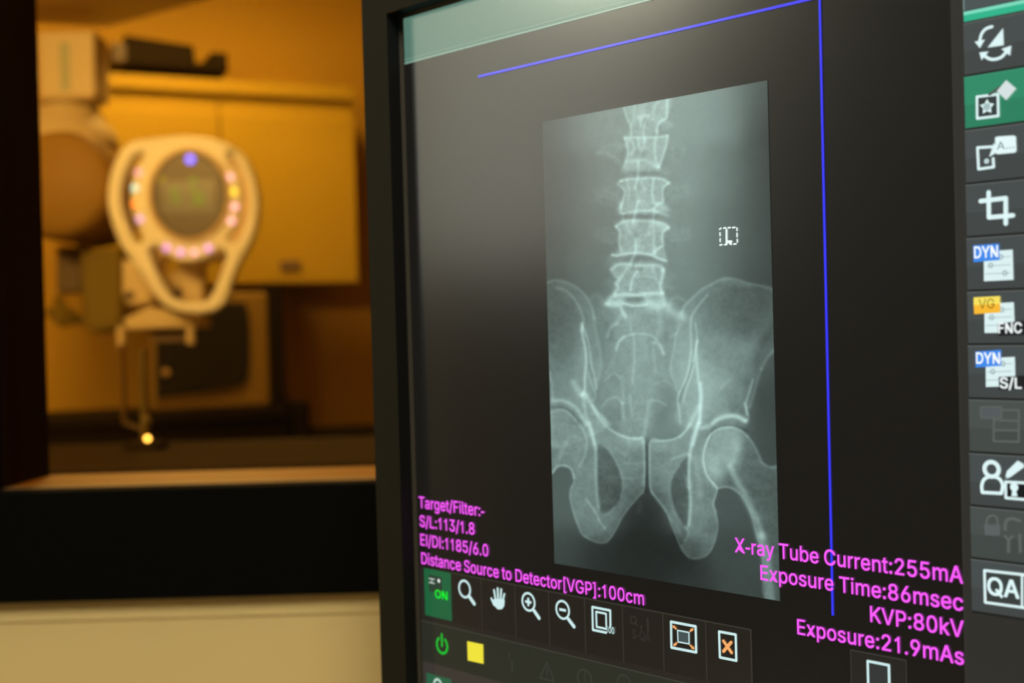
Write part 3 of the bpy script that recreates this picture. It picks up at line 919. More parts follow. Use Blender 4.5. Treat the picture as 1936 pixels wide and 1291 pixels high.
class Mark:
    """flat lit shapes on the screen, in layers"""

    def __init__(self):
        self.b = B()
        self.m = []

    def _mi(self, col):
        m = smat(col)
        if m not in self.m:
            self.m.append(m)
        return self.m.index(m)

    def uv(self, pts, col, layer=1):
        n = len(pts)
        a = sum(pts[i][0] * pts[(i + 1) % n][1] - pts[(i + 1) % n][0] * pts[i][1] for i in range(n))
        if a < 0:
            pts = pts[::-1]
        self.b.add([scr(u, v, 0.0003 * layer) for u, v in pts], [tuple(range(n))], self._mi(col))
        return self

    def rect(self, u0, v0, u1, v1, col, layer=1):
        return self.uv([(u0, v0), (u1, v0), (u1, v1), (u0, v1)], col, layer)

    def poly(self, pts, col, layer=2):
        return self.uv([spx(*p) for p in pts], col, layer)

    def disc(self, c, r, col, layer=2, n=24, r_in=None):
        """r in screen units"""
        if r_in is None:
            return self.uv([(c[0] + r * math.cos(2 * math.pi * k / n), c[1] + r * math.sin(2 * math.pi * k / n)) for k in range(n)], col, layer)
        for k in range(n):
            a0, a1 = 2 * math.pi * k / n, 2 * math.pi * (k + 1) / n
            self.uv([(c[0] + q * math.cos(a), c[1] + q * math.sin(a)) for q, a in ((r_in, a0), (r, a0), (r, a1), (r_in, a1))], col, layer)
        return self

    def line_uv(self, pts, wd, col, layer=2, closed=False, caps=True):
        if closed:
            pts = pts + [pts[0]]
        for p, q in zip(pts[:-1], pts[1:]):
            d = (q[0] - p[0], q[1] - p[1])
            L = math.hypot(*d) or 1e-9
            n = (-d[1] / L * wd / 2, d[0] / L * wd / 2)
            self.uv([(p[0] + n[0], p[1] + n[1]), (p[0] - n[0], p[1] - n[1]), (q[0] - n[0], q[1] - n[1]), (q[0] + n[0], q[1] + n[1])], col, layer)
        if caps:
            for p in (pts[:-1] if closed else pts):
                self.disc(p, wd / 2, col, layer, 10)
        return self

    def line(self, pts, wpx, col, layer=2, closed=False, caps=True):
        """polyline through photo pixels, width in (vertical) photo pixels"""
        q = [spx(*p) for p in pts]
        return self.line_uv(q, wpx * depth_at(*q[0]) / FPX, col, layer, closed, caps)

    def text(self, s, u0, u1, v, cap, col, layer=3, bold=14):
        """one line of lettering stretched from u0 to u1; bold thickens every stroke by that much (cap height 509)"""
        vs, fs = text_mesh(s)
        d = bold * 0.62
        lo = min(p[0] for p in vs) - d
        hi = max(p[0] for p in vs) + d
        k = (cap - 0.0) / (509.0 + 2 * d)
        kx = (u1 - u0) / (hi - lo)
        for dx, dy in (((-d, -d), (d, -d), (d, d), (-d, d), (0, 0)) if bold else ((0, 0),)):
            self.b.add([scr(u0 + (x + dx - lo) * kx, v + (y + dy + d) * k, 0.0003 * layer) for x, y in vs], fs, self._mi(col))
        return self

    def build(self, name, label=None):
        o = self.b.build(name, self.m, display, recalc=False)
        if label:
            o['label'] = label
        return o


GLYPH_CACHE = {}


def glyph(ch):
    """advance, vertices and faces of one letter; overlapping outer contours are filled one by one"""
    if ch in GLYPH_CACHE:
        return GLYPH_CACHE[ch]
    adv, d = GLYPHS[ch]
    loops = [[tuple(float(a) / 100 for a in p.split(',')) for p in L.split()] for L in d.split('|')]

    def area(L):
        return sum(L[i][0] * L[(i + 1) % len(L)][1] - L[(i + 1) % len(L)][0] * L[i][1] for i in range(len(L)))
    big = max(loops, key=lambda L: abs(area(L)))
    outs = [[L] for L in loops if area(L) * area(big) > 0]
    for L in loops:
        if area(L) * area(big) < 0:
            hx, hy = [p[0] for p in L], [p[1] for p in L]
            best = None
            for g_ in outs:
                xs, ys = [p[0] for p in g_[0]], [p[1] for p in g_[0]]
                if min(xs) < min(hx) and max(hx) < max(xs) and min(ys) < min(hy) and max(hy) < max(ys) and (best is None or abs(area(g_[0])) < abs(area(best[0]))):
                    best = g_
            (best or outs[0]).append(L)
    V, F = [], []
    for g_ in outs:
        vs, fs = outline_mesh(g_)
        for f in fs:
            p = [vs[i] for i in f]
            a = sum(p[i].x * p[(i + 1) % len(p)].y - p[(i + 1) % len(p)].x * p[i].y for i in range(len(p)))
            F.append(tuple(len(V) + i for i in (f if a > 0 else f[::-1])))
        V += [(v.x * 100, v.y * 100) for v in vs]
    GLYPH_CACHE[ch] = (adv, V, F)
    return GLYPH_CACHE[ch]


def text_mesh(s):
    V, F, x = [], [], 0.0
    for ch in s:
        if ch == ' ':
            x += 165
            continue
        adv, vs, fs = glyph(ch)
        F += [tuple(i + len(V) for i in f) for f in fs]
        V += [(a + x, b_) for a, b_ in vs]
        x += adv
    return V, F


def crop(k, ox, oy):
    return lambda *pts: [(x / k + ox, y / k + oy) for x, y in pts]


ICE = (205, 236, 236)
MAG = (255, 92, 255)

# title strip across the top
m = Mark()
m.rect(SL + 0.006, 0.3206, SRT, ST - 0.0045, (86, 122, 108), 1)
m.rect(SL + 0.006, 0.3195, SRT, 0.3212, (135, 168, 152), 2)
m.rect(SL + 0.006, 0.3245, SRT, 0.3254, (112, 148, 132), 2)
m.build('title_strip', 'teal strip along the top of the screen')
# slightly lighter strips below the image
m = Mark()
m.rect(SL + 0.006, -0.3735, -0.76, -0.3055, (40, 36, 31), 1)
m.rect(SL + 0.006, -0.4245, -0.3975, -0.3735, (42, 44, 35), 1)
m.rect(SL + 0.006, SB + 0.005, -0.3975, -0.4245, (58, 53, 48), 1)
m.rect(SL + 0.006, -0.3742, -0.56, -0.3730, (62, 64, 54), 2)
m.build('lower_strip')
# blue guide lines
m = Mark()
b0 = spx(905, 141)
bv = (b0[1] + spx(1549, 0)[1]) / 2
m.line_uv([(b0[0], bv), (-0.6195, bv)], 0.0026, (64, 62, 255), 3, caps=False)
m.line_uv([(-0.6195, bv + 0.0013), (-0.6208, -0.2788)], 0.0024, (56, 58, 255), 3, caps=False)
m.build('guide_line', 'thin blue frame line around the x-ray')

# magenta read-outs
CAP = 0.0146
for s, u0, u1, v in (('Target/Filter:-', -1.2060, spx(917, 971)[0], -0.2322), ('S/L:113/1.8', -1.2055, -1.1040, -0.2555), ('EI/DI:1185/6.0', -1.2050, -1.0810, -0.2788),
                     ('Distance Source to Detector[VGP]:100cm', -1.2043, -0.8443, -0.3020),
                     ('X-ray Tube Current:255mA', -0.7276, -0.4947, -0.2330), ('Exposure Time:86msec', -0.6985, -0.4950, -0.2562), ('KVP:80kV', -0.5825, -0.4950, -0.2787), ('Exposure:21.9mAs', -0.6588, -0.4955, -0.3020)):
    m = Mark()
    m.text(s, u0, u1, v, CAP, MAG, 5, 13)
    m.build('text_line', 'magenta line of text reading "%s"' % s)

# bottom tool row
LINE = (56, 54, 47)
k4 = crop(4.2087, 780, 1050)
k5 = crop(4.84, 1100, 1100)
k6 = crop(4.0333, 1360, 990)
edges = [-1.2005, -1.1486, -1.0960, -1.0384, -0.9842, -0.9295, -0.8750, -0.8203, -0.7657, -0.7113]
TT, TB = -0.3062, -0.3665


def cell(i, fill=(35, 31, 26)):
    m = Mark()
    m.rect(edges[i], TB, edges[i + 1], TT, fill, 2)
    m.rect(edges[i], TT - 0.0008, edges[i + 1], TT + 0.0006, LINE, 3)
    m.rect(edges[i + 1] - 0.0006, TB, edges[i + 1] + 0.0006, TT, LINE, 3)
    return m


def lens(m, cx, cy, r, h0, h1):
    c = spx(cx, cy)
    s = depth_at(*c) / FPX
    m.disc(c, r * s, ICE, 4, 32, r_in=(r - 4.3) * s)
    m.line([h0, h1], 7.5, ICE, 4)
    return c, s


m = Mark()
m.rect(edges[0], TB + 0.001, edges[1] - 0.0015, TT - 0.0005, (30, 98, 60), 3)
m.poly(k4((135, 150), (238, 172), (242, 305), (140, 282)), (42, 62, 50), 4)
m.line(k4((140, 180), (180, 189)), 2.2, (190, 205, 195), 5).line(k4((140, 212), (180, 221)), 2.2, (190, 205, 195), 5).line(k4((160, 184), (160, 216)), 2.2, (190, 205, 195), 5)
m.disc(spx(*k4((216, 200))[0]), 0.0024, (225, 235, 230), 5)
m.text('ON', spx(*k4((188, 340))[0])[0], spx(*k4((287, 352))[0])[0], spx(*k4((236, 344))[0])[1], 0.0105, (25, 235, 45), 6, 22)
m.build('tool_button', 'green button with small panel symbol and the word ON')
m = cell(1)
lens(m, 879.6, 1113, 17.8, (888, 1126.5), (898, 1141))
m.build('tool_button', 'button with a plain magnifying glass')
m = cell(2)
palm = k4((633, 352), (660, 345), (725, 345), (738, 352), (735, 400), (718, 425), (685, 428), (655, 398))
m.poly(palm, ICE, 4)
for p, q, wd in (((655, 390), (634, 340), 4.4), ((668, 350), (655, 275), 4.6), ((688, 345), (684, 260), 4.8), ((708, 350), (712, 268), 4.6), ((726, 355), (737, 305), 4.2)):
    m.line(k4(p, q), wd, ICE, 5)
m.build('tool_button', 'button with an open hand')
m = cell(3)
c, s = lens(m, 1000.4, 1137.4, 18.6, (1011, 1154), (1020.5, 1168))
m.line_uv([(c[0] - 8 * s, c[1]), (c[0] + 8 * s, c[1])], 5 * s, ICE, 5, caps=False).line_uv([(c[0], c[1] - 8 * s), (c[0], c[1] + 8 * s)], 5 * s, ICE, 5, caps=False)
m.build('tool_button', 'button with a magnifying glass and plus sign')
m = cell(4)
c, s = lens(m, 1065, 1152.4, 18.8, (1076, 1170), (1086.5, 1184))
m.line_uv([(c[0] - 8 * s, c[1]), (c[0] + 9 * s, c[1])], 5 * s, ICE, 5, caps=False)
m.build('tool_button', 'button with a magnifying glass and minus sign')
m = cell(5)
m.line(k4((1545, 612), (1440, 590), (1436, 408), (1578, 436), (1580, 560)), 4.6, ICE, 4)
m.line(k4((1545, 582), (1470, 566), (1466, 446), (1545, 462), (1547, 560)), 4.0, ICE, 4)
m.text('100', spx(*k4((1550, 605))[0])[0], spx(*k4((1614, 625))[0])[0], spx(*k4((1580, 617))[0])[1], 0.0072, ICE, 6, 16)
m.build('tool_button', 'button with a double page frame and the number 100')
m = cell(6)
DIM = (50, 46, 39)
m.line(k4((1745, 480), (1775, 486), (1790, 520), (1770, 545), (1740, 530), (1745, 480)), 3, DIM, 4).line(k4((1775, 530), (1795, 560)), 3, DIM, 4).line(k4((1825, 560), (1825, 590)), 4, DIM, 4).line(k4((1875, 500), (1880, 600)), 5, DIM, 4)
m.text('S-QA', spx(*k4((1755, 670))[0])[0], spx(*k4((1900, 690))[0])[0], spx(*k4((1820, 672))[0])[1], 0.010, DIM, 5, 14)
m.build('tool_button', 'greyed out button with faint symbols')
m = cell(7)
m.line(k5((822, 362), (1048, 405), (1053, 642), (826, 598)), 5.0, ICE, 4, closed=True)
m.poly(k5((884, 440), (988, 460), (990, 565), (888, 545)), (70, 82, 84), 4)
m.line(k5((884, 440), (988, 460), (990, 565), (888, 545)), 2.6, ICE, 5, closed=True)
OR = (246, 172, 104)
for p, q, d1, d2 in (((876, 430), (848, 402), (844, 422), (866, 400)), ((998, 450), (1024, 428), (1004, 424), (1030, 445)), ((880, 552), (856, 576), (850, 556), (874, 580)), ((998, 572), (1030, 605), (1008, 606), (1034, 586))):
    m.line(k5(p, q), 4, OR, 6, caps=False)
    m.poly(k5(d1, ((q[0] * 1.35 - p[0] * 0.35), (q[1] * 1.35 - p[1] * 0.35)), d2), OR, 6)
m.build('tool_button', 'button with a frame and four orange corner arrows')
m = cell(8)
m.line(k5((1262, 452), (1414, 480), (1420, 718), (1270, 688)), 5.0, ICE, 4, closed=True)
m.line(k5((1304, 538), (1378, 644)), 6.5, OR, 5).line(k5((1374, 550), (1304, 632)), 6.5, OR, 5)
m.rect(edges[9] - 0.0008, TB, edges[9] + 0.0006, TT, LINE, 4)
m.build('tool_button', 'button with a page and orange cross')
m = Mark()
c0, c1 = spx(1609, 1228), spx(1714, 1245)
m.rect(c0[0], -0.39, c1[0], -0.3073, (37, 34, 30), 2)
m.rect(c0[0], -0.3079, c1[0], -0.3067, (60, 58, 54), 3).rect(c0[0] - 0.0005, -0.39, c0[0] + 0.0005, -0.3073, LINE, 3).rect(c1[0] - 0.0005, -0.39, c1[0] + 0.0005, -0.3073, LINE, 3)
q0, q1 = spx(1642, 1249), spx(1682, 1256)
m.line_uv([(q0[0], q0[1] - 0.05), (q0[0], q0[1]), (q1[0], q0[1]), (q1[0], q0[1] - 0.05)], 0.0024, ICE, 5)
m.rect(q0[0], q0[1] - 0.05, q1[0], q0[1], (50, 54, 54), 4)
m.build('tool_button', 'button with an empty page at the lower right')

# status row
m = Mark()
c = spx(837, 1219.5)
s = depth_at(*c) / FPX
GRN = (24, 190, 48)
arc = [(c[0] + 15.0 * s * math.sin(a), c[1] + 15.0 * s * math.cos(a)) for a in [0.62 + (2 * math.pi - 1.24) * k / 26 for k in range(27)]]
m.line_uv(arc, 4.6 * s, GRN, 4)
m.line_uv([(c[0], c[1] - 1 * s), (c[0], c[1] + 21 * s)], 4.6 * s, GRN, 4)
m.build('status_icon', 'green power symbol')
m = Mark()
m.poly(k4((440, 680), (567, 706), (570, 861), (445, 833)), (240, 226, 60), 4)
m.build('status_icon', 'plain yellow square')
DIM2 = (54, 56, 47)
m = Mark()
m.line(k4((775, 775), (775, 830)), 3, DIM2, 4).line(k4((795, 840), (798, 910)), 4, DIM2, 4)
m.build('status_icon', 'faint grey bars')
m = Mark()
m.line(k4((1075, 850), (1020, 970), (1135, 1000)), 3.5, DIM2, 4, closed=True).line(k4((1075, 895), (1078, 950)), 3.5, DIM2, 4)
m.build('status_icon', 'faint grey warning triangle')
m = Mark()
c = spx(*k4((1375, 980))[0])
m.disc(c, 0.0115, DIM2, 4, 24, r_in=0.0092)
m.line(k4((1375, 920), (1380, 990)), 3, DIM2, 4)
m.build('status_icon', 'faint grey round symbol')
m = Mark()
c = spx(*k4((1690, 1020))[0])
m.disc(c, 0.0105, DIM2, 4, 24, r_in=0.0085)
m.build('status_icon', 'faint grey ring')
m = Mark()
g0, g1 = spx(807, 1271), spx(854, 1281)
m.rect(g0[0], -0.53, g1[0], g0[1], (42, 96, 66), 3)
m.disc((spx(829, 1290)[0], spx(829, 1290)[1] - 0.003), 0.0085, (190, 215, 205), 4, 24, r_in=0.0055)
m.build('tool_button', 'green tab with a pale ring at the bottom edge')

# right-hand panel
m = Mark()
PL = -0.4952
m.rect(PL, SB + 0.005, SRT - 0.005, 0.3195, (47, 46, 42), 2)
m.rect(PL, SB + 0.005, PL + 0.0012, 0.3195, (52, 50, 44), 3)
m.build('side_panel', 'grey column of buttons along the right of the screen')
CL, CR_ = -0.4862, -0.4316
rows = [0.2342, 0.1900, 0.1460, 0.1012, 0.0570, 0.0125, -0.0320, -0.0769, -0.1217, -0.1663, -0.2103, -0.2554]
m = Mark()
m.rect(CL + 0.002, 0.2440, CR_, 0.2600, (75, 84, 84), 3)
m.rect(CL + 0.002, 0.2440, CL + 0.0034, 0.2600, (105, 130, 125), 4)
m.rect(CL + 0.0024, 0.2350, CR_, 0.2432, (48, 180, 140), 3)
m.rect(CL + 0.0024, 0.2403, CR_, 0.2432, (125, 220, 190), 4)
m.build('side_header', 'bright green bar above the button column')

kA, kB, kC, kD, kE = crop(4.303, 1800, 0), crop(4.303, 1800, 300), crop(4.303, 1800, 540), crop(4.303, 1800, 740), crop(4.436, 1800, 1000)


def key(i, fill=(70, 76, 76), edge=(88, 94, 92)):
    """a button of the side panel: slightly lighter at its top edge, dark gap under it"""
    m = Mark()
    dl = CL + (0.0024 - 0.0042 * i / 11.0) * 0.9
    t_, b_ = rows[i] - 0.0006, rows[i + 1] + 0.0012
    f2 = tuple(int(c * 0.93) for c in fill)
    m.rect(dl, rows[i + 1] - 0.0008, CR_, t_, (30, 30, 28), 3)
    m.rect(dl, b_, CR_, t_, f2, 4)
    m.rect(dl, b_ + (t_ - b_) * 0.45, CR_, t_, fill, 5)
    m.rect(dl, t_ - 0.0012, CR_, t_, edge, 6)
    return m


W = (222, 246, 246)
m = key(0)
m.line(smooth_loop(kA((335, 220), (285, 238), (250, 280), (236, 335)), 4, False), 5.6, W, 8)
m.poly(kA((194, 342), (277, 325), (237, 394)), W, 8)
m.poly(kA((425, 232), (431, 370), (300, 390)), W, 8)
m.line(smooth_loop(kA((262, 440), (300, 475), (350, 486), (410, 468), (452, 425)), 4, False), 5.6, W, 8)
m.poly(kA((233, 430), (308, 421), (250, 492)), W, 8).poly(kA((412, 402), (492, 374), (482, 456)), W, 8)
m.build('side_button', 'button with rotate arrows and a white triangle')
m = key(1, (48, 138, 104), (60, 146, 112))
m.poly(kA((214, 790), (390, 768), (390, 945), (216, 966)), (52, 60, 60), 8)
m.line(kA((214, 790), (385, 770), (388, 945), (216, 966)), 4.8, W, 9, closed=True)
st = []
for k in range(10):
    a = math.pi / 2 + k * math.pi / 5
    r = 60 if k % 2 == 0 else 33
    st.append((298 + r * math.cos(a), 872 - 1.06 * r * math.sin(a) - 0.10 * r * math.cos(a)))
m.poly(kA(*st), W, 10)
m.disc(spx(*kA((298, 872))[0]), 0.0030, (165, 190, 190), 11)
m.line(kA((318, 772), (405, 712)), 5.2, (78, 84, 78), 10)
m.poly(kA((378, 745), (455, 655), (536, 725), (455, 818)), (214, 226, 226), 11)
m.build('side_button', 'green highlighted button with a star card and paint bucket')
m = key(2)
m.line([(1885, 277.5), (1850.5, 279.5), (1852.5, 320), (1881, 316), (1880, 300)], 5.2, W, 8)
m.poly([(1884, 261), (1888, 258.6), (1919, 256.6), (1923.5, 259), (1924.5, 286), (1921, 289), (1888, 292), (1884.5, 289)], (228, 250, 250), 9)
m.poly([(1882, 270), (1888, 288), (1873, 297)], W, 9)
a0, a1 = spx(1888, 284), spx(1921, 281)
m.text('A...', a0[0], a1[0], a0[1], 0.0062, (110, 130, 135), 11, 4)
m.disc(spx(1868, 305), 0.0022, (190, 215, 215), 9)
m.build('side_button', 'button with a page and a speech bubble')
m = key(3)
m.line(kB((243, 346), (447, 322), (447, 528)), 8.6, W, 8)
m.line(kB((308, 275), (310, 478), (505, 462)), 8.6, W, 8)
m.build('side_button', 'button with a crop frame symbol')


def sheet(m, kk, pts, lines, dots):
    m.poly(kk(*pts), (220, 242, 242), 8)
    for p, q in lines:
        m.line(kk(p, q), 1.5, (165, 185, 185), 9, caps=False)
    for c in dots:
        u = spx(*kk(c)[0])
        m.disc(u, 0.0022, (150, 172, 176), 10, 16, r_in=0.0012)


def tab(m, kk, pts, col, s, tcol, tx0, tx1, ty, cap, bold, layer=11):
    m.poly(kk(*pts), col, layer)
    a, c = spx(*kk((tx0, ty))[0]), spx(*kk((tx1, ty))[0])
    m.text(s, a[0], c[0], a[1], cap, tcol, layer + 2, bold)


m = key(4)
sheet(m, kB, ((268, 755), (503, 740), (510, 985), (270, 997)), (((300, 805), (490, 795)), ((300, 872), (490, 862)), ((280, 938), (490, 928))), ((410, 800), (328, 868), (443, 930)))
tab(m, kB, ((186, 706), (396, 690), (402, 824), (190, 842)), (62, 138, 235), 'DYN', (245, 252, 255), 197, 392, 812, 0.0098, 22)
m.build('side_button', 'button with a slider sheet and blue DYN tab, upper of two')
m = key(5)
sheet(m, kC, ((273, 148), (512, 134), (518, 290), (516, 380), (275, 384)), (((300, 200), (500, 190)), ((300, 262), (500, 252)), ((285, 325), (400, 320))), ((418, 195), (336, 258)))
m.poly(kC((190, 95), (405, 84), (407, 150), (190, 158)), (250, 226, 96), 11)
tab(m, kC, ((190, 156), (407, 148), (407, 218), (195, 231)), (248, 186, 52), 'VG', (130, 105, 30), 235, 362, 186, 0.0078, 0)
tab(m, kC, ((390, 302), (640, 285), (640, 398), (392, 408)), (30, 32, 32), 'FNC', (240, 248, 248), 398, 590, 387, 0.0088, 22, 14)
m.build('side_button', 'button with a slider sheet, yellow VG tab and FNC tag')
m = key(6)
sheet(m, kC, ((284, 590), (520, 578), (524, 740), (520, 815), (286, 822)), (((300, 640), (505, 632)), ((300, 702), (505, 694)), ((290, 768), (405, 764))), ((428, 634), (344, 698)))
tab(m, kC, ((204, 535), (412, 520), (414, 650), (207, 664)), (62, 138, 235), 'DYN', (245, 252, 255), 213, 408, 634, 0.0095, 22)
tab(m, kC, ((398, 740), (640, 728), (640, 838), (400, 846)), (30, 32, 32), 'S/L', (240, 248, 248), 410, 588, 832, 0.0090, 22, 14)
m.build('side_button', 'button with a slider sheet, blue DYN tab and S/L tag')
D3 = (92, 98, 94)
m = key(7, (74, 80, 77))
m.line(kD((350, 150), (552, 150), (552, 408), (348, 402)), 3.6, D3, 8, closed=True).line(kD((350, 230), (550, 238)), 3.6, D3, 8).line(kD((350, 312), (550, 316)), 3.6, D3, 8)
m.poly(kD((243, 125), (412, 122), (416, 212), (247, 214)), (84, 90, 92), 9)
m.line(kD((243, 125), (412, 122), (416, 212), (247, 214)), 2.6, D3, 10, closed=True)
m.build('side_button', 'greyed out button with a faint list symbol')
m = key(8)
c = spx(*kD((333, 630))[0])
s = depth_at(*c) / FPX
m.disc(c, 17.8 * s, W, 9, 32, r_in=9.8 * s)
m.line(smooth_loop(kD((256, 818), (252, 760), (275, 708), (335, 688), (395, 708), (422, 760), (412, 826)), 3, False) + kD((256, 818)), 6.2, W, 8)
m.poly(kD((440, 712), (458, 645), (545, 560), (590, 585), (600, 610), (488, 692)), W, 9)
m.poly(kD((440, 712), (448, 685), (468, 705)), (120, 140, 140), 10)
m.poly(kD((440, 728), (640, 735), (640, 885), (443, 866)), (24, 26, 28), 8)
m.line(kD((448, 732), (640, 742)), 5, W, 10).line(kD((448, 732), (450, 862), (640, 878)), 5, W, 10)
m.disc(spx(*kD((518, 775))[0]), 0.0034, W, 10)
m.poly(kD((508, 780), (528, 780), (545, 850), (495, 848)), W, 10)
m.build('side_button', 'button with a person outline, pencil and key box')
m = key(9, (72, 79, 76))
m.poly(kD((268, 1078), (402, 1082), (398, 1168), (280, 1165)), (90, 98, 98), 8)
m.line(smooth_loop(kD((290, 1078), (300, 1025), (340, 1005), (375, 1025), (380, 1078)), 3, False), 4, D3, 8)
m.line(smooth_loop(kD((440, 1120), (450, 1050), (500, 1030), (560, 1050)), 3, False), 6, D3, 8).line(kD((440, 1175), (470, 1205), (500, 1175)), 5, D3, 8).line(kD((470, 1205), (468, 1300)), 6, D3, 8).line(kD((560, 1165), (565, 1300)), 6, D3, 8)
m.build('side_button', 'greyed out button with faint padlock and wrench')
m = key(10)
m.poly(kE((283, 340), (640, 378), (640, 660), (290, 612)), (58, 64, 62), 8)
m.line(kE((640, 382), (284, 343), (290, 610), (640, 658)), 5.2, W, 9)
m.line(kE((599, 378), (599, 652)), 4.2, W, 9)
a, c = spx(*kE((312, 560))[0]), spx(*kE((580, 585))[0])
m.text('QA', a[0], c[0], spx(*kE((470, 566))[0])[1], 0.0150, W, 11, 22)
m.build('side_button', 'button with the letters QA in a white box')

# L marker beside the spine on the x-ray
kL = crop(10.756, 1300, 400)
m = Mark()
for p, q in (((672, 360), (700, 338)), ((755, 338), (798, 330)), ((845, 332), (890, 324)), ((938, 328), (985, 320)), ((1026, 335), (1026, 385)), ((1026, 440), (1028, 510)), ((1030, 565), (1034, 620)),
             ((680, 432), (682, 490)), ((684, 552), (684, 608)), ((678, 680), (722, 672)), ((775, 674), (815, 668)), ((960, 662), (1005, 656))):
    m.line(kL(p, q), 3.2, (240, 255, 250), 6)
m.line(kL((812, 372), (815, 660)), 4.6, (240, 255, 250), 6).line(kL((820, 615), (910, 610)), 5, (240, 255, 250), 6).line(kL((880, 640), (905, 660)), 4.5, (240, 255, 250), 6)
m.build('side_marker', 'white letter L in a dashed square')
# ------------------------------------------------------------------ the x-ray picture: a fine mesh of lit points, bone by bone
XU0, XU1, XV0, XV1 = -0.9737, -0.6776, -0.2737, 0.2171
NX, NY = 360, 740
gu = np.linspace(XU0, XU1, NX)
gv = np.linspace(XV0, XV1, NY)
GU, GV = np.meshgrid(gu, gv)
Xc = GU * E_U.x + GV * E_V.x - E_N.x
Yc = GU * E_U.y + GV * E_V.y - E_N.y
Zc = GU * E_U.z + GV * E_V.z - E_N.z
PX = IMG_W / 2 + FPX * (CR * Xc - SR * Yc) / -Zc
PY = IMG_H / 2 - FPX * (SR * Xc + CR * Yc) / -Zc
# smooth soft-tissue tone
ctrl = np.array([
    (1030, 240, 98), (1060, 240, 124), (1100, 240, 150), (1150, 240, 160), (1210, 230, 165), (1300, 215, 172), (1380, 215, 160), (1430, 210, 116), (1455, 230, 90),
    (1033, 330, 92), (1070, 330, 112), (1110, 330, 132), (1160, 330, 148), (1220, 330, 156), (1300, 330, 160), (1370, 330, 140), (1420, 330, 108), (1457, 330, 82),
    (1036, 430, 94), (1080, 430, 112), (1130, 430, 128), (1220, 430, 152), (1300, 430, 148), (1360, 430, 128), (1410, 430, 104), (1458, 430, 79),
    (1040, 510, 96), (1110, 510, 118), (1200, 510, 144), (1300, 500, 142), (1360, 490, 122), (1420, 490, 96), (1460, 510, 77),
    (1050, 600, 90), (1120, 610, 122), (1200, 610, 150), (1280, 600, 140), (1340, 600, 118), (1400, 580, 92), (1455, 600, 82),
    (1060, 690, 100), (1130, 700, 125), (1200, 720, 146), (1290, 700, 138), (1380, 680, 112), (1440, 700, 92), (1462, 740, 72),
    (1060, 800, 108), (1150, 790, 128), (1220, 790, 140), (1280, 790, 132), (1380, 790, 108), (1455, 800, 76),
    (1060, 880, 95), (1150, 880, 104), (1220, 890, 92), (1300, 880, 108), (1400, 850, 95), (1460, 850, 74),
    (1055, 960, 96), (1140, 960, 96), (1215, 960, 50), (1300, 960, 98), (1380, 960, 86), (1460, 960, 76),
    (1060, 1040, 74), (1130, 1060, 50), (1210, 1030, 38), (1270, 1060, 44), (1380, 1040, 72), (1450, 1050, 74),
    (1060, 1065, 66), (1200, 1090, 44), (1300, 1110, 56), (1400, 1120, 70), (1470, 1130, 66)], float)
# film darkness read on the photographed screen, less the veil the room light lays over the glass there
for r_ in ctrl:
    fx, fy = (r_[0] - 1030) / 420.0, r_[1]
    rows_ = np.array([200, 400, 550, 700, 900, 1140.0])
    veil = (1 - fx) * np.interp(fy, rows_, [0.15, 0.115, 0.06, 0.025, 0.008, 0.006]) + fx * np.interp(fy, rows_, [0.085, 0.045, 0.028, 0.015, 0.008, 0.006]) + 0.05 * fx * (1 - fx) * np.interp(fy, rows_, [4, 2, 1, 0, 0, 0])
    g_ = ((r_[2] / 255 + 0.055) / 1.055) ** 2.4 - 0.85 * veil
    g_ = max(g_, 0.018)
    r_[2] = (1.055 * g_ ** (1 / 2.4) - 0.055) * 255
num = np.zeros_like(PX)
den = np.zeros_like(PX)
for x, y, g_ in ctrl:
    wgt = np.exp(-((PX - x) ** 2 + (PY - y) ** 2) / (2 * 30.0 ** 2)) + 1e-6 / (1 + ((PX - x) ** 2 + (PY - y) ** 2) / 1e4)
    num += wgt * g_
    den += wgt
L = num / den
FILL = np.zeros_like(L)


def seg_dist(pts, pad):
    """distance to a polyline, on the part of the grid near it"""
    xs = [p[0] for p in pts]
    ys = [p[1] for p in pts]
    msk = (PX > min(xs) - pad) & (PX < max(xs) + pad) & (PY > min(ys) - pad) & (PY < max(ys) + pad)
    if not msk.any():
        return None, None
    X, Y = PX[msk], PY[msk]
    d = np.full(X.shape, 1e9)
    for (x0, y0), (x1, y1) in zip(pts[:-1], pts[1:]):
        vx, vy = x1 - x0, y1 - y0
        L2 = vx * vx + vy * vy or 1e-9
        t = np.clip(((X - x0) * vx + (Y - y0) * vy) / L2, 0, 1)
        d = np.minimum(d, (X - x0 - t * vx) ** 2 + (Y - y0 - t * vy) ** 2)
    return msk, np.sqrt(d)


def stroke(kk, pts, amp, wd=2.2, n=4):
    q = smooth_loop(kk(*pts), n, False)
    msk, d = seg_dist(q, wd * 4 + 2)
    if msk is not None:
        L[msk] += amp * np.exp(-(d / wd) ** 2)


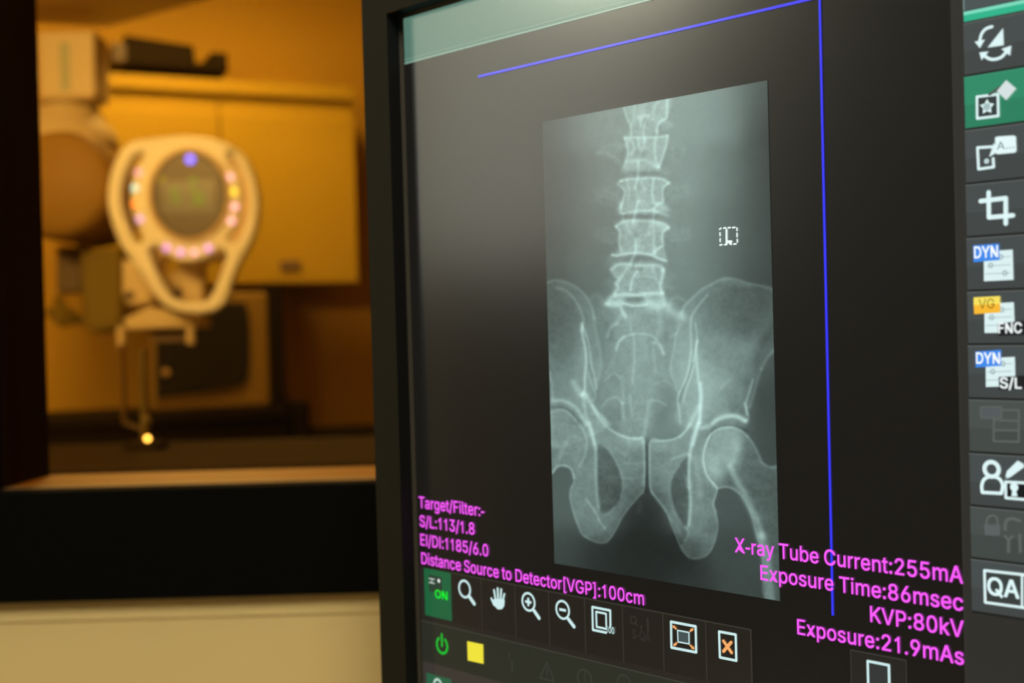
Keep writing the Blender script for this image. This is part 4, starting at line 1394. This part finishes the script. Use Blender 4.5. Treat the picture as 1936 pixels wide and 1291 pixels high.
def fill(kk, pts, amp, soft=3.0, edge=0.0, n=4, ewd=2.0, fade=None):
    q = smooth_loop(kk(*pts), n, True)
    x, y = PX, PY
    ins = np.zeros(PX.shape, bool)
    for (x0, y0), (x1, y1) in zip(q, q[1:] + q[:1]):
        if abs(y1 - y0) < 1e-9:
            continue
        ins ^= ((y0 > y) != (y1 > y)) & (x < (x1 - x0) * (y - y0) / (y1 - y0) + x0)
    msk, d = seg_dist(q + q[:1], soft + 8)
    sd = np.full(PX.shape, 99.0)
    sd[msk] = d
    sd = np.where(ins, sd, -sd)
    a = np.clip(sd / soft * 0.5 + 0.5, 0, 1)
    a = a * a * (3 - 2 * a)
    k_ = 1.0
    if fade:
        k_ = np.clip((PY - fade[0]) / (fade[1] - fade[0]), 0, 1)
        a = a * k_
    L[:] += amp * a
    FILL[:] = np.maximum(FILL, a)
    if edge:
        L[msk] += edge * np.exp(-((sd[msk] - 1.0) / ewd) ** 2) * (k_[msk] if fade else 1.0)


XA, XB, XC = crop(3.5854, 1010, 140), crop(3.5854, 1010, 480), crop(3.5854, 1010, 800)
XD, XE = crop(4.304, 1020, 500), crop(4.304, 1240, 500)
XF, XG = crop(5.868, 1100, 180), crop(5.377, 1100, 380)

# --- spine: body fills
fill(XF, [(490, 0), (500, 240), (545, 350), (550, 430), (835, 430), (845, 340), (950, 245), (965, -20)], 27, 6)
fill(XF, [(480, 470), (560, 450), (850, 450), (960, 460), (945, 560), (890, 720), (870, 800), (850, 830), (520, 830), (480, 790), (500, 690), (512, 600)], 33, 7)
fill(XF, [(440, 945), (620, 920), (850, 910), (970, 970), (905, 1030), (895, 1110), (920, 1200), (960, 1290), (430, 1290), (470, 1120), (470, 1040)], 33, 7)
fill(XG, [(350, 250), (430, 200), (700, 200), (830, 220), (885, 270), (830, 320), (825, 450), (860, 600), (740, 560), (550, 530), (420, 545), (315, 550), (390, 470), (390, 330)], 33, 7)
fill(XG, [(305, 690), (380, 640), (760, 645), (830, 700), (820, 790), (820, 930), (560, 960), (340, 940), (345, 840), (360, 790)], 33, 7)
fill(XG, [(280, 960), (440, 950), (820, 940), (850, 1040), (790, 1080), (640, 1060), (430, 1060), (270, 1060)], 33, 7)
for pts, a in (([(830, 345), (930, 290), (990, 310), (995, 375), (860, 400)], 12), ([(850, 790), (970, 825), (975, 875), (845, 850)], 12), ([(430, 800), (500, 780), (515, 850), (440, 860)], 13), ([(440, 880), (620, 880), (620, 920), (440, 930)], 6)):
    fill(XF, pts, a, 6)
for pts, a in (([(345, 130), (410, 60), (420, 140)], 10), ([(780, 20), (850, 40), (885, 150), (760, 120)], 8), ([(300, 560), (820, 600), (820, 660), (310, 660)], 12), ([(430, 440), (740, 440), (740, 520), (430, 520)], 6)):
    fill(XG, pts, a, 7)
# discs: darker bands between the bodies
for kk, c, rx, ry, a in ((XF, (690, 385), 150, 22, -5), (XF, (690, 870), 150, 18, -6), (XG, (600, 160), 230, 22, -14), (XG, (600, 590), 190, 28, -12), (XG, (540, 1000), 100, 34, -38), (XF, (675, 650), 70, 45, -16), (XG, (600, 690), 30, 26, -24), (XG, (520, 690), 30, 24, -12), (XF, (600, 1100), 60, 60, -8), (XG, (570, 330), 60, 50, -9)):
    p = kk(c)[0]
    k_ = {XF: 5.868, XG: 5.377}[kk]
    L += a * np.exp(-(((PX - p[0]) / (rx / k_)) ** 2 + ((PY - p[1]) / (ry / k_)) ** 2) ** 1.6)
for kk, pts, a, wd in (
        (XF, [(470, 130), (500, 240), (545, 340), (552, 440)], 22, 2.4), (XF, [(950, 50), (945, 240), (875, 290), (842, 350), (838, 430)], 30, 2.6), (XF, [(590, 100), (585, 240), (560, 330)], 16, 3), (XF, [(840, 80), (800, 180), (790, 260)], 16, 3.5),
        (XF, [(640, 240), (700, 225), (740, 235)], 22, 4), (XF, [(665, 260), (660, 340)], 22, 3), (XF, [(700, 330), (690, 420), (705, 520)], 14, 2.5), (XF, [(870, 300), (930, 290), (985, 330)], 10, 5),
        (XF, [(480, 475), (560, 468), (700, 470), (850, 465), (950, 450)], 26, 2.6), (XF, [(485, 480), (508, 560), (515, 650), (498, 720), (470, 790)], 26, 2.6), (XF, [(955, 455), (942, 550), (915, 640), (885, 730), (855, 800)], 28, 2.6),
        (XF, [(820, 480), (812, 600), (825, 720), (850, 790)], 22, 3.2), (XF, [(540, 500), (575, 540), (580, 600), (555, 650)], 18, 3), (XF, [(625, 480), (640, 560), (662, 618), (690, 560), (705, 490)], 20, 3), (XF, [(510, 740), (620, 720), (720, 730), (850, 800)], 18, 3.5), (XF, [(630, 740), (628, 880), (600, 1020)], 24, 2.6),
        (XF, [(430, 580), (480, 560)], 14, 5), (XF, [(180, 650), (290, 640), (430, 760)], 8, 4), (XF, [(190, 640), (300, 560), (420, 540)], 6, 4), (XF, [(700, 360), (830, 400)], 8, 3),
        (XF, [(440, 950), (520, 930), (620, 928), (740, 918), (850, 922), (920, 942), (968, 975)], 30, 2.6), (XF, [(440, 950), (405, 985), (445, 1015), (480, 1060), (470, 1140), (440, 1230)], 26, 2.6), (XF, [(968, 975), (912, 1020), (898, 1100), (905, 1180), (850, 1210), (800, 1260)], 30, 2.6),
        (XF, [(800, 930), (785, 1060), (800, 1180), (850, 1215)], 26, 3), (XF, [(510, 950), (530, 1050), (520, 1150)], 16, 3), (XF, [(590, 1030), (640, 1160), (700, 1180)], 14, 4), (XF, [(660, 970), (700, 1040)], 12, 4),
        (XG, [(400, 20), (400, 120)], 22, 3), (XG, [(420, 125), (550, 108), (700, 98), (770, 110)], 30, 2.8), (XG, [(770, 110), (820, 130), (880, 150)], 14, 3), (XG, [(575, 0), (545, 130), (520, 230)], 24, 2.6), (XG, [(745, 90), (730, 180), (735, 380), (740, 520)], 18, 2.8), (XG, [(430, 130), (420, 200)], 12, 2.6),
        (XG, [(350, 255), (430, 208), (550, 200), (700, 205), (830, 228), (885, 270)], 30, 3), (XG, [(355, 260), (392, 320), (385, 420), (405, 505)], 30, 3), (XG, [(885, 270), (832, 312), (820, 390), (826, 450), (765, 490), (740, 530)], 30, 2.8), (XG, [(440, 220), (480, 280), (490, 320)], 18, 4), (XG, [(700, 240), (690, 330)], 14, 4), (XG, [(780, 240), (850, 280)], 18, 6), (XG, [(830, 470), (850, 560)], 12, 2.6),
        (XG, [(315, 548), (360, 556), (420, 542), (560, 528), (700, 545), (780, 582), (858, 608)], 46, 2.8), (XG, [(552, 390), (548, 520), (515, 600), (495, 640)], 26, 2.6), (XG, [(590, 380), (585, 460)], 12, 3), (XG, [(600, 610), (600, 680)], 12, 2.6), (XG, [(300, 420), (240, 410)], 6, 5),
        (XG, [(310, 690), (365, 648), (440, 638), (500, 650)], 26, 3.2), (XG, [(560, 650), (660, 655), (760, 650), (815, 670), (832, 710)], 22, 3), (XG, [(302, 700), (335, 755), (375, 790), (348, 838), (375, 875), (340, 935)], 24, 3.2), (XG, [(832, 700), (818, 790), (802, 860), (818, 930)], 36, 3.4), (XG, [(365, 840), (400, 780), (470, 680)], 20, 3.4), (XG, [(570, 720), (525, 775), (503, 850), (500, 900)], 28, 2.6), (XG, [(560, 770), (680, 765), (760, 790)], 16, 3), (XG, [(720, 670), (745, 760)], 14, 3),
        (XG, [(340, 960), (450, 950), (560, 958), (640, 942), (830, 938)], 34, 3), (XG, [(430, 1040), (500, 1060), (560, 1066), (660, 1052)], 36, 2.6), (XG, [(255, 1040), (330, 1060), (400, 1020)], 24, 5), (XG, [(330, 950), (290, 1000), (270, 1040)], 20, 4), (XG, [(700, 1060), (800, 1080), (870, 1060)], 34, 8), (XG, [(820, 940), (840, 1040)], 20, 4), (XG, [(640, 960), (680, 1030)], 18, 5),
        (XG, [(830, 690), (850, 770)], 12, 5), (XG, [(860, 870), (920, 880)], 10, 5), (XG, [(870, 830), (930, 760)], 6, 4), (XG, [(230, 840), (310, 820)], 6, 5),
        (XG, [(900, 1120), (960, 1140), (1030, 1180)], 24, 7), (XG, [(900, 1060), (920, 1000), (980, 980), (1040, 1010)], 10, 3.5), (XG, [(100, 1000), (150, 950), (220, 1010)], 9, 5), (XG, [(400, 1060), (420, 1120), (450, 1180)], 20, 4)):
    stroke(kk, pts, a * 1.2, wd * 1.15)
# faint transverse processes
for pts in ([(430, 540), (470, 480), (560, 500), (580, 590), (520, 580)], [(385, 790), (430, 770), (580, 790), (580, 880), (450, 890)], [(400, 1050), (560, 1060), (560, 1140), (430, 1110)], [(900, 490), (1020, 480), (1040, 560), (920, 590)], [(910, 780), (1040, 740), (1050, 830), (910, 860)], [(900, 1040), (1040, 1040), (1050, 1120), (880, 1150)]):
    fill(XA, pts, 5, 8)

# --- sacrum
fill(XB, [(490, 310), (620, 330), (760, 340), (900, 320), (1010, 410), (960, 560), (920, 720), (920, 820), (880, 1000), (780, 1200), (740, 1290), (620, 1290), (560, 1180), (470, 1040), (440, 900), (450, 700), (420, 500), (400, 380)], 16, 14)
for pts, a, wd in (([(555, 640), (580, 590), (640, 552), (720, 540), (800, 555), (850, 605), (878, 670)], 16, 3), ([(560, 650), (575, 600), (610, 560)], 18, 3.5), ([(810, 600), (850, 620), (880, 680)], 20, 3.5), ([(675, 540), (682, 700), (668, 880)], 15, 3), ([(655, 430), (660, 540)], 12, 3), ([(810, 650), (826, 800)], 10, 3), ([(600, 830), (605, 960), (610, 1130)], 10, 4),
                   ([(480, 860), (540, 808), (585, 840)], 12, 3), ([(460, 1040), (500, 990), (560, 970), (600, 1015)], 14, 3), ([(800, 990), (850, 1000), (895, 1022)], 14, 3), ([(785, 1000), (762, 1130), (742, 1260)], 16, 5), ([(650, 960), (665, 1090)], 14, 3.5), ([(600, 1010), (605, 1100)], 12, 3.5), ([(500, 560), (520, 500), (560, 470)], 18, 3.5), ([(480, 345), (560, 335), (620, 420)], 16, 4),
                   ([(930, 560), (965, 540), (990, 480)], 10, 3), ([(860, 400), (880, 560), (880, 620)], 8, 5), ([(820, 880), (900, 860), (960, 920)], 7, 3), ([(840, 350), (850, 480), (830, 580)], 10, 5), ([(560, 480), (600, 400)], 10, 4), ([(560, 660), (520, 760), (480, 820)], 8, 4), ([(740, 560), (760, 700), (700, 720)], 5, 8)):
    stroke(XB, pts, a * 1.15, wd * 0.95)
for x, y, rx, ry, a in ((525, 545, 22, 40, -16), (890, 570, 22, 50, -16), (560, 850, 40, 40, -9), (540, 1090, 60, 60, -10), (850, 1090, 60, 70, -10), (870, 930, 50, 60, -8), (480, 480, 40, 60, -8)):
    p = XB((x, y))[0]
    L += a * np.exp(-((PX - p[0]) / (rx / 3.5854)) ** 2 - ((PY - p[1]) / (ry / 3.5854)) ** 2)

# --- left half of the pelvis
fill(XD, [(40, 145), (65, 140), (130, 125), (200, 135), (270, 165), (340, 215), (390, 270), (430, 350), (450, 430), (465, 540), (490, 640), (505, 740), (505, 850), (470, 1000), (450, 1060), (440, 1150), (560, 1291), (420, 1400), (40, 1400)], 16, 4)
fill(XD, [(60, 800), (150, 840), (250, 780), (330, 640), (350, 540), (400, 640), (440, 900), (470, 1020), (450, 1090), (540, 1280), (400, 1300), (40, 1300)], 18, 22)
fill(XC, [(-20, 20), (180, -10), (300, 20), (400, -60), (480, 15), (620, 92), (700, 100), (752, 120), (752, 430), (720, 490), (660, 560), (600, 640), (560, 720), (510, 795), (460, 815), (400, 800), (330, 760), (300, 700), (270, 620), (245, 520), (245, 450), (268, 400), (268, 360), (250, 310), (210, 290), (160, 295), (118, 345), (-20, 400)], 34, 4, edge=22, fade=(790, 845))
fill(XC, [(430, 165), (480, 160), (530, 220), (575, 310), (600, 400), (590, 500), (545, 570), (490, 612), (450, 600), (430, 500), (424, 350)], -38, 4)
for kk, pts, a, wd in (
        (XD, [(60, 145), (130, 127), (200, 137), (270, 165), (340, 212), (390, 268), (430, 350), (450, 440)], 20, 3), (XD, [(150, 190), (220, 215), (290, 285), (335, 370), (360, 450), (350, 540)], 22, 3.2), (XD, [(450, 440), (465, 540), (490, 640), (502, 740), (508, 850), (490, 930)], 11, 4),
        (XD, [(345, 480), (350, 560), (375, 680), (382, 800), (372, 920), (370, 1020), (345, 1065)], 42, 3.2), (XD, [(355, 500), (390, 600), (415, 720), (425, 820), (450, 920), (468, 1010)], 28, 2.6), (XD, [(395, 880), (430, 980), (460, 1060), (440, 1110)], 16, 2.8), (XD, [(410, 820), (440, 920)], -14, 2.2), (XD, [(385, 600), (405, 700)], -10, 2),
        (XD, [(280, 960), (330, 1040), (370, 1060)], 34, 7), (XD, [(370, 1050), (440, 1160), (510, 1240), (570, 1300)], 30, 4.5), (XD, [(85, 880), (100, 960), (112, 1090)], 22, 3), (XD, [(110, 1110), (180, 1105), (250, 1130), (310, 1180), (350, 1240), (385, 1300)], 36, 4.2), (XD, [(100, 1165), (180, 1160), (250, 1190), (310, 1250), (345, 1300)], -22, 3), (XD, [(95, 1200), (180, 1180), (250, 1215), (300, 1270)], 16, 2.6),
        (XD, [(90, 770), (150, 820), (200, 830)], 7, 4),
        (XB, [(335, 960), (350, 1080), (385, 1200), (408, 1291)], 26, 4), (XB, [(120, 1080), (125, 1180), (118, 1291)], 14, 3), (XC, [(375, 0), (405, 100), (422, 200), (424, 350), (430, 480), (442, 570)], 40, 3.6), (XB, [(400, 1030), (440, 1110), (500, 1172), (560, 1215), (640, 1242), (720, 1252)], 28, 3.5),
        (XC, [(310, 0), (350, 80), (358, 150), (340, 230), (310, 290)], 22, 3), (XC, [(240, 90), (300, 95), (345, 150)], 10, 3), (XC, [(122, 340), (160, 298), (210, 290), (250, 312), (270, 370)], 26, 2.8), (XC, [(360, 520), (410, 590), (450, 670), (480, 712)], 26, 2.8), (XC, [(350, 760), (430, 740), (480, 715)], 8, 5), (XC, [(442, 590), (490, 612), (545, 570)], 18, 3.2), (XC, [(425, 170), (480, 160), (530, 215), (580, 310), (602, 400), (592, 500)], 14, 3), (XC, [(740, 130), (748, 300), (745, 420)], 24, 3), (XC, [(600, 370), (680, 372), (740, 360)], 10, 3), (XC, [(620, 270), (740, 268)], 6, 4), (XC, [(560, 170), (620, 215)], 12, 5), (XC, [(170, 240), (230, 110)], 12, 4), (XC, [(640, 100), (645, 200)], 6, 3), (XC, [(300, 160), (300, 340)], 8, 10)):
    stroke(kk, pts, a, wd)

# --- right half of the pelvis
fill(XE, [(180, 420), (240, 330), (300, 270), (380, 200), (460, 155), (530, 118), (600, 108), (660, 118), (740, 148), (850, 170), (930, 188), (985, 210), (985, 680), (910, 755), (860, 850), (830, 950), (800, 1060), (750, 1220), (700, 1320), (200, 1320), (180, 1110), (190, 1050), (160, 980), (130, 900), (120, 820), (150, 680), (165, 560)], 12, 4)
fill(XE, [(150, 640), (250, 420), (330, 430), (420, 520), (560, 560), (700, 620), (790, 560), (940, 420), (990, 400), (985, 500), (900, 580), (850, 720), (790, 940), (745, 1220), (700, 1330), (200, 1330), (180, 1110), (130, 900)], 20, 26)
fill(XE, [(310, 800), (400, 830), (600, 930), (560, 1100), (480, 1250), (340, 1290), (330, 1000)], 22, 30)
for kk, pts, a, wd in (
        (XE, [(215, 400), (240, 330), (300, 272), (380, 202), (460, 157), (530, 122), (600, 112), (660, 122), (740, 150), (850, 172), (930, 192), (975, 235)], 22, 3.2), (XE, [(560, 130), (640, 150), (760, 175)], 9, 6), (XE, [(420, 250), (360, 320), (312, 390), (292, 430), (285, 520), (290, 620), (288, 720), (268, 850), (240, 950), (192, 1050), (180, 1110), (195, 1200), (200, 1280)], 26, 3), (XE, [(325, 480), (335, 560), (335, 640), (312, 780), (300, 870), (270, 960), (240, 1050), (230, 1110)], 22, 2.8),
        (XE, [(305, 800), (265, 920), (225, 1010), (195, 1110)], -16, 2.4), (XE, [(165, 560), (150, 680), (122, 820), (130, 900), (160, 980), (185, 1050)], 14, 2.8), (XE, [(340, 620), (330, 700), (342, 880), (360, 1000), (366, 1150), (360, 1291)], 36, 3.2), (XE, [(966, 690), (910, 760), (862, 850)], 22, 3.4), (XE, [(862, 850), (830, 950), (800, 1060), (768, 1160)], 16, 3), (XE, [(790, 940), (760, 1050), (736, 1130), (748, 1220)], 34, 3.2), (XE, [(968, 480), (920, 560), (860, 680), (820, 800)], -12, 9),
        (XE, [(280, 1291), (320, 1210), (350, 1150)], 20, 6), (XE, [(470, 1290), (520, 1245), (600, 1225), (680, 1240), (742, 1272)], 34, 5), (XE, [(600, 940), (540, 1000)], 12, 4), (XE, [(700, 1000), (690, 1140)], 6, 5), (XE, [(560, 1060), (650, 1170)], -6, 14)):
    stroke(kk, pts, a, wd)
fill(XC, [(786, 125), (870, 116), (950, 104), (1010, 68), (1070, -10), (1110, -60), (1160, -20), (1200, 60), (1165, 150), (1150, 230), (1160, 310), (1185, 370), (1245, 440), (1222, 540), (1232, 590), (1250, 690), (1230, 800), (1190, 880), (1130, 916), (1060, 916), (1010, 870), (970, 790), (930, 690), (890, 590), (830, 510), (786, 430)], 36, 4, edge=20, fade=(790, 845))
fill(XC, [(1035, 232), (985, 290), (937, 370), (926, 450), (945, 560), (980, 640), (1030, 705), (1048, 640), (1053, 560), (1052, 450), (1040, 370), (1048, 260)], -40, 4)
# femur
fill(XC, [(1165, 150), (1190, 85), (1250, 38), (1330, 26), (1400, 46), (1450, 88), (1490, 142), (1530, 222), (1548, 262), (1600, 295), (1700, 302), (1720, 700), (1720, 1230), (1560, 1180), (1553, 1010), (1538, 880), (1500, 740), (1480, 650), (1440, 550), (1390, 476), (1340, 442), (1290, 432), (1245, 440), (1185, 370), (1160, 310), (1150, 230)], 22, 4, edge=10)
fill(XC, [(1165, 150), (1190, 85), (1250, 38), (1330, 26), (1400, 46), (1420, 120), (1390, 250), (1330, 330), (1260, 400), (1220, 420), (1160, 310), (1150, 230)], 34, 14)
for kk, pts, a, wd in (
        (XB, [(1128, 880), (1136, 960), (1130, 1020), (1115, 1150), (1080, 1291)], 44, 4), (XC, [(1115, 0), (1085, 80), (1066, 160), (1055, 230), (1050, 330), (1055, 450), (1060, 560), (1050, 690)], 46, 4), (XC, [(800, 122), (870, 118), (950, 106), (1010, 70), (1060, 5)], 22, 3), (XB, [(1115, 1040), (1060, 1150), (990, 1240)], 16, 4), (XC, [(782, 140), (786, 300), (786, 430), (830, 512), (890, 592)], 24, 3),
        (XC, [(930, 245), (1030, 210), (1060, 215)], 20, 3), (XC, [(985, 290), (937, 370), (926, 450), (945, 560), (980, 640), (1030, 705)], 14, 3), (XC, [(1030, 705), (1050, 740), (1030, 790)], 22, 3), (XC, [(1020, 350), (1045, 440)], 20, 3), (XC, [(890, 600), (960, 690), (1020, 800), (1010, 830)], 10, 3.5), (XC, [(1080, 240), (1110, 330), (1130, 480)], 14, 6), (XC, [(960, 760), (1000, 800), (1010, 740)], -12, 8),
        (XB, [(1140, 1180), (1190, 1165), (1235, 1130), (1300, 1106), (1370, 1100), (1430, 1132)], 36, 4.5), (XB, [(1430, 1132), (1455, 1108), (1440, 1060), (1430, 1010)], 26, 3), (XB, [(1170, 1240), (1220, 1185), (1300, 1160), (1370, 1165), (1440, 1200)], -16, 3.2),
        (XC, [(1165, 150), (1190, 85), (1250, 38), (1330, 26), (1400, 46), (1450, 88)], 20, 2.8), (XC, [(1450, 88), (1490, 142), (1530, 222), (1548, 262), (1600, 295), (1655, 302)], 18, 3), (XC, [(1165, 160), (1150, 230), (1160, 310), (1185, 370), (1225, 430)], 14, 3), (XC, [(1245, 440), (1290, 432), (1340, 440), (1390, 474)], 26, 3),
        (XC, [(1330, 290), (1380, 400), (1420, 460), (1470, 560), (1515, 660), (1550, 760)], 40, 7), (XC, [(1410, 500), (1470, 610), (1500, 720), (1545, 850)], 22, 5), (XC, [(1540, 760), (1580, 900), (1592, 1010), (1610, 1190)], 46, 8.5), (XC, [(1550, 900), (1562, 1020), (1575, 1180)], 22, 4.5), (XC, [(1230, 300), (1300, 240), (1380, 160)], 14, 16), (XC, [(1380, 130), (1360, 260)], 10, 8), (XC, [(1300, 300), (1340, 400)], -12, 10), (XC, [(1240, 450), (1215, 550), (1235, 600)], 16, 3), (XC, [(1300, 130), (1200, 260)], 8, 20)):
    stroke(kk, pts, a, wd)
fill(XC, [(750, 120), (785, 130), (786, 425), (765, 470), (748, 425)], -17, 5)
stroke(XC, [(718, 540), (712, 600)], 9, 6)
fill(XC, [(1590, 560), (1700, 400), (1720, 1230), (1640, 1230), (1630, 1000)], -8, 10)

# --- fine bone grain
rng = np.random.default_rng(5)


def vnoise(step):
    h, w_ = int(NY / step) + 3, int(NX / step) + 3
    a = rng.random((h, w_))
    y = np.linspace(0, h - 2.001, NY)
    x = np.linspace(0, w_ - 2.001, NX)
    yi, xi = y.astype(int), x.astype(int)
    fy, fx = (y - yi)[:, None], (x - xi)[None, :]
    fy, fx = fy * fy * (3 - 2 * fy), fx * fx * (3 - 2 * fx)
    A = a[yi][:, xi]
    Bq = a[yi][:, xi + 1]
    Cq = a[yi + 1][:, xi]
    Dq = a[yi + 1][:, xi + 1]
    return (A * (1 - fx) + Bq * fx) * (1 - fy) + (Cq * (1 - fx) + Dq * fx) * fy - 0.5


spine_w = np.exp(-((PX - 1214) / 60.0) ** 2) * np.clip((640 - PY) / 80, 0, 1)
L += (0.2 + (0.62 + 0.3 * (PY > 760)) * FILL + 0.9 * spine_w) * (9 * vnoise(4) + 9 * vnoise(9) + 7 * vnoise(20)) + 2.0 * vnoise(2)
L = np.where(L > 195, 195 + (L - 195) * 0.55, L)
L = np.clip(L, 25, 245)
XGAIN = 1.02
col = np.stack([L * 0.845, L * 1.0, L * 0.965], -1) * XGAIN / 255.0
col = np.where(col <= 0.04045, col / 12.92, ((col + 0.055) / 1.055) ** 2.4)
HX = 0.0006
P0 = np.array(scr(0, 0, HX))
co = P0 + (GU[..., None] * np.array(WU) + GV[..., None] * np.array(WV)) * U
me = bpy.data.meshes.new('xray_image')
n = NX * NY
idx = np.arange(n).reshape(NY, NX)
quads = np.stack([idx[:-1, :-1], idx[:-1, 1:], idx[1:, 1:], idx[1:, :-1]], -1).reshape(-1, 4)
me.vertices.add(n)
me.vertices.foreach_set('co', co.reshape(-1).astype(np.float32))
me.loops.add(quads.size)
me.loops.foreach_set('vertex_index', quads.reshape(-1).astype(np.int32))
me.polygons.add(len(quads))
me.polygons.foreach_set('loop_start', np.arange(0, quads.size, 4, dtype=np.int32))
me.update(calc_edges=True)
at_ = me.attributes.new('film_tone', 'FLOAT_COLOR', 'POINT')
rgba = np.ones((n, 4), np.float32)
rgba[:, :3] = col.reshape(-1, 3)
at_.data.foreach_set('color', rgba.reshape(-1))
xm = mat('xray_film', (0.003, 0.003, 0.003), SCREEN_ROUGH, 0, 0.5, emit=(1, 1, 1), strength=1.0, ior=SCREEN_IOR)
an = xm.node_tree.nodes.new('ShaderNodeAttribute')
an.attribute_name = 'film_tone'
xm.node_tree.links.new(an.outputs['Color'], xm.node_tree.nodes['Principled BSDF'].inputs['Emission Color'])
o = link('xray_image', me, display, xm)
o['label'] = 'grey-green x-ray of a lumbar spine and pelvis'
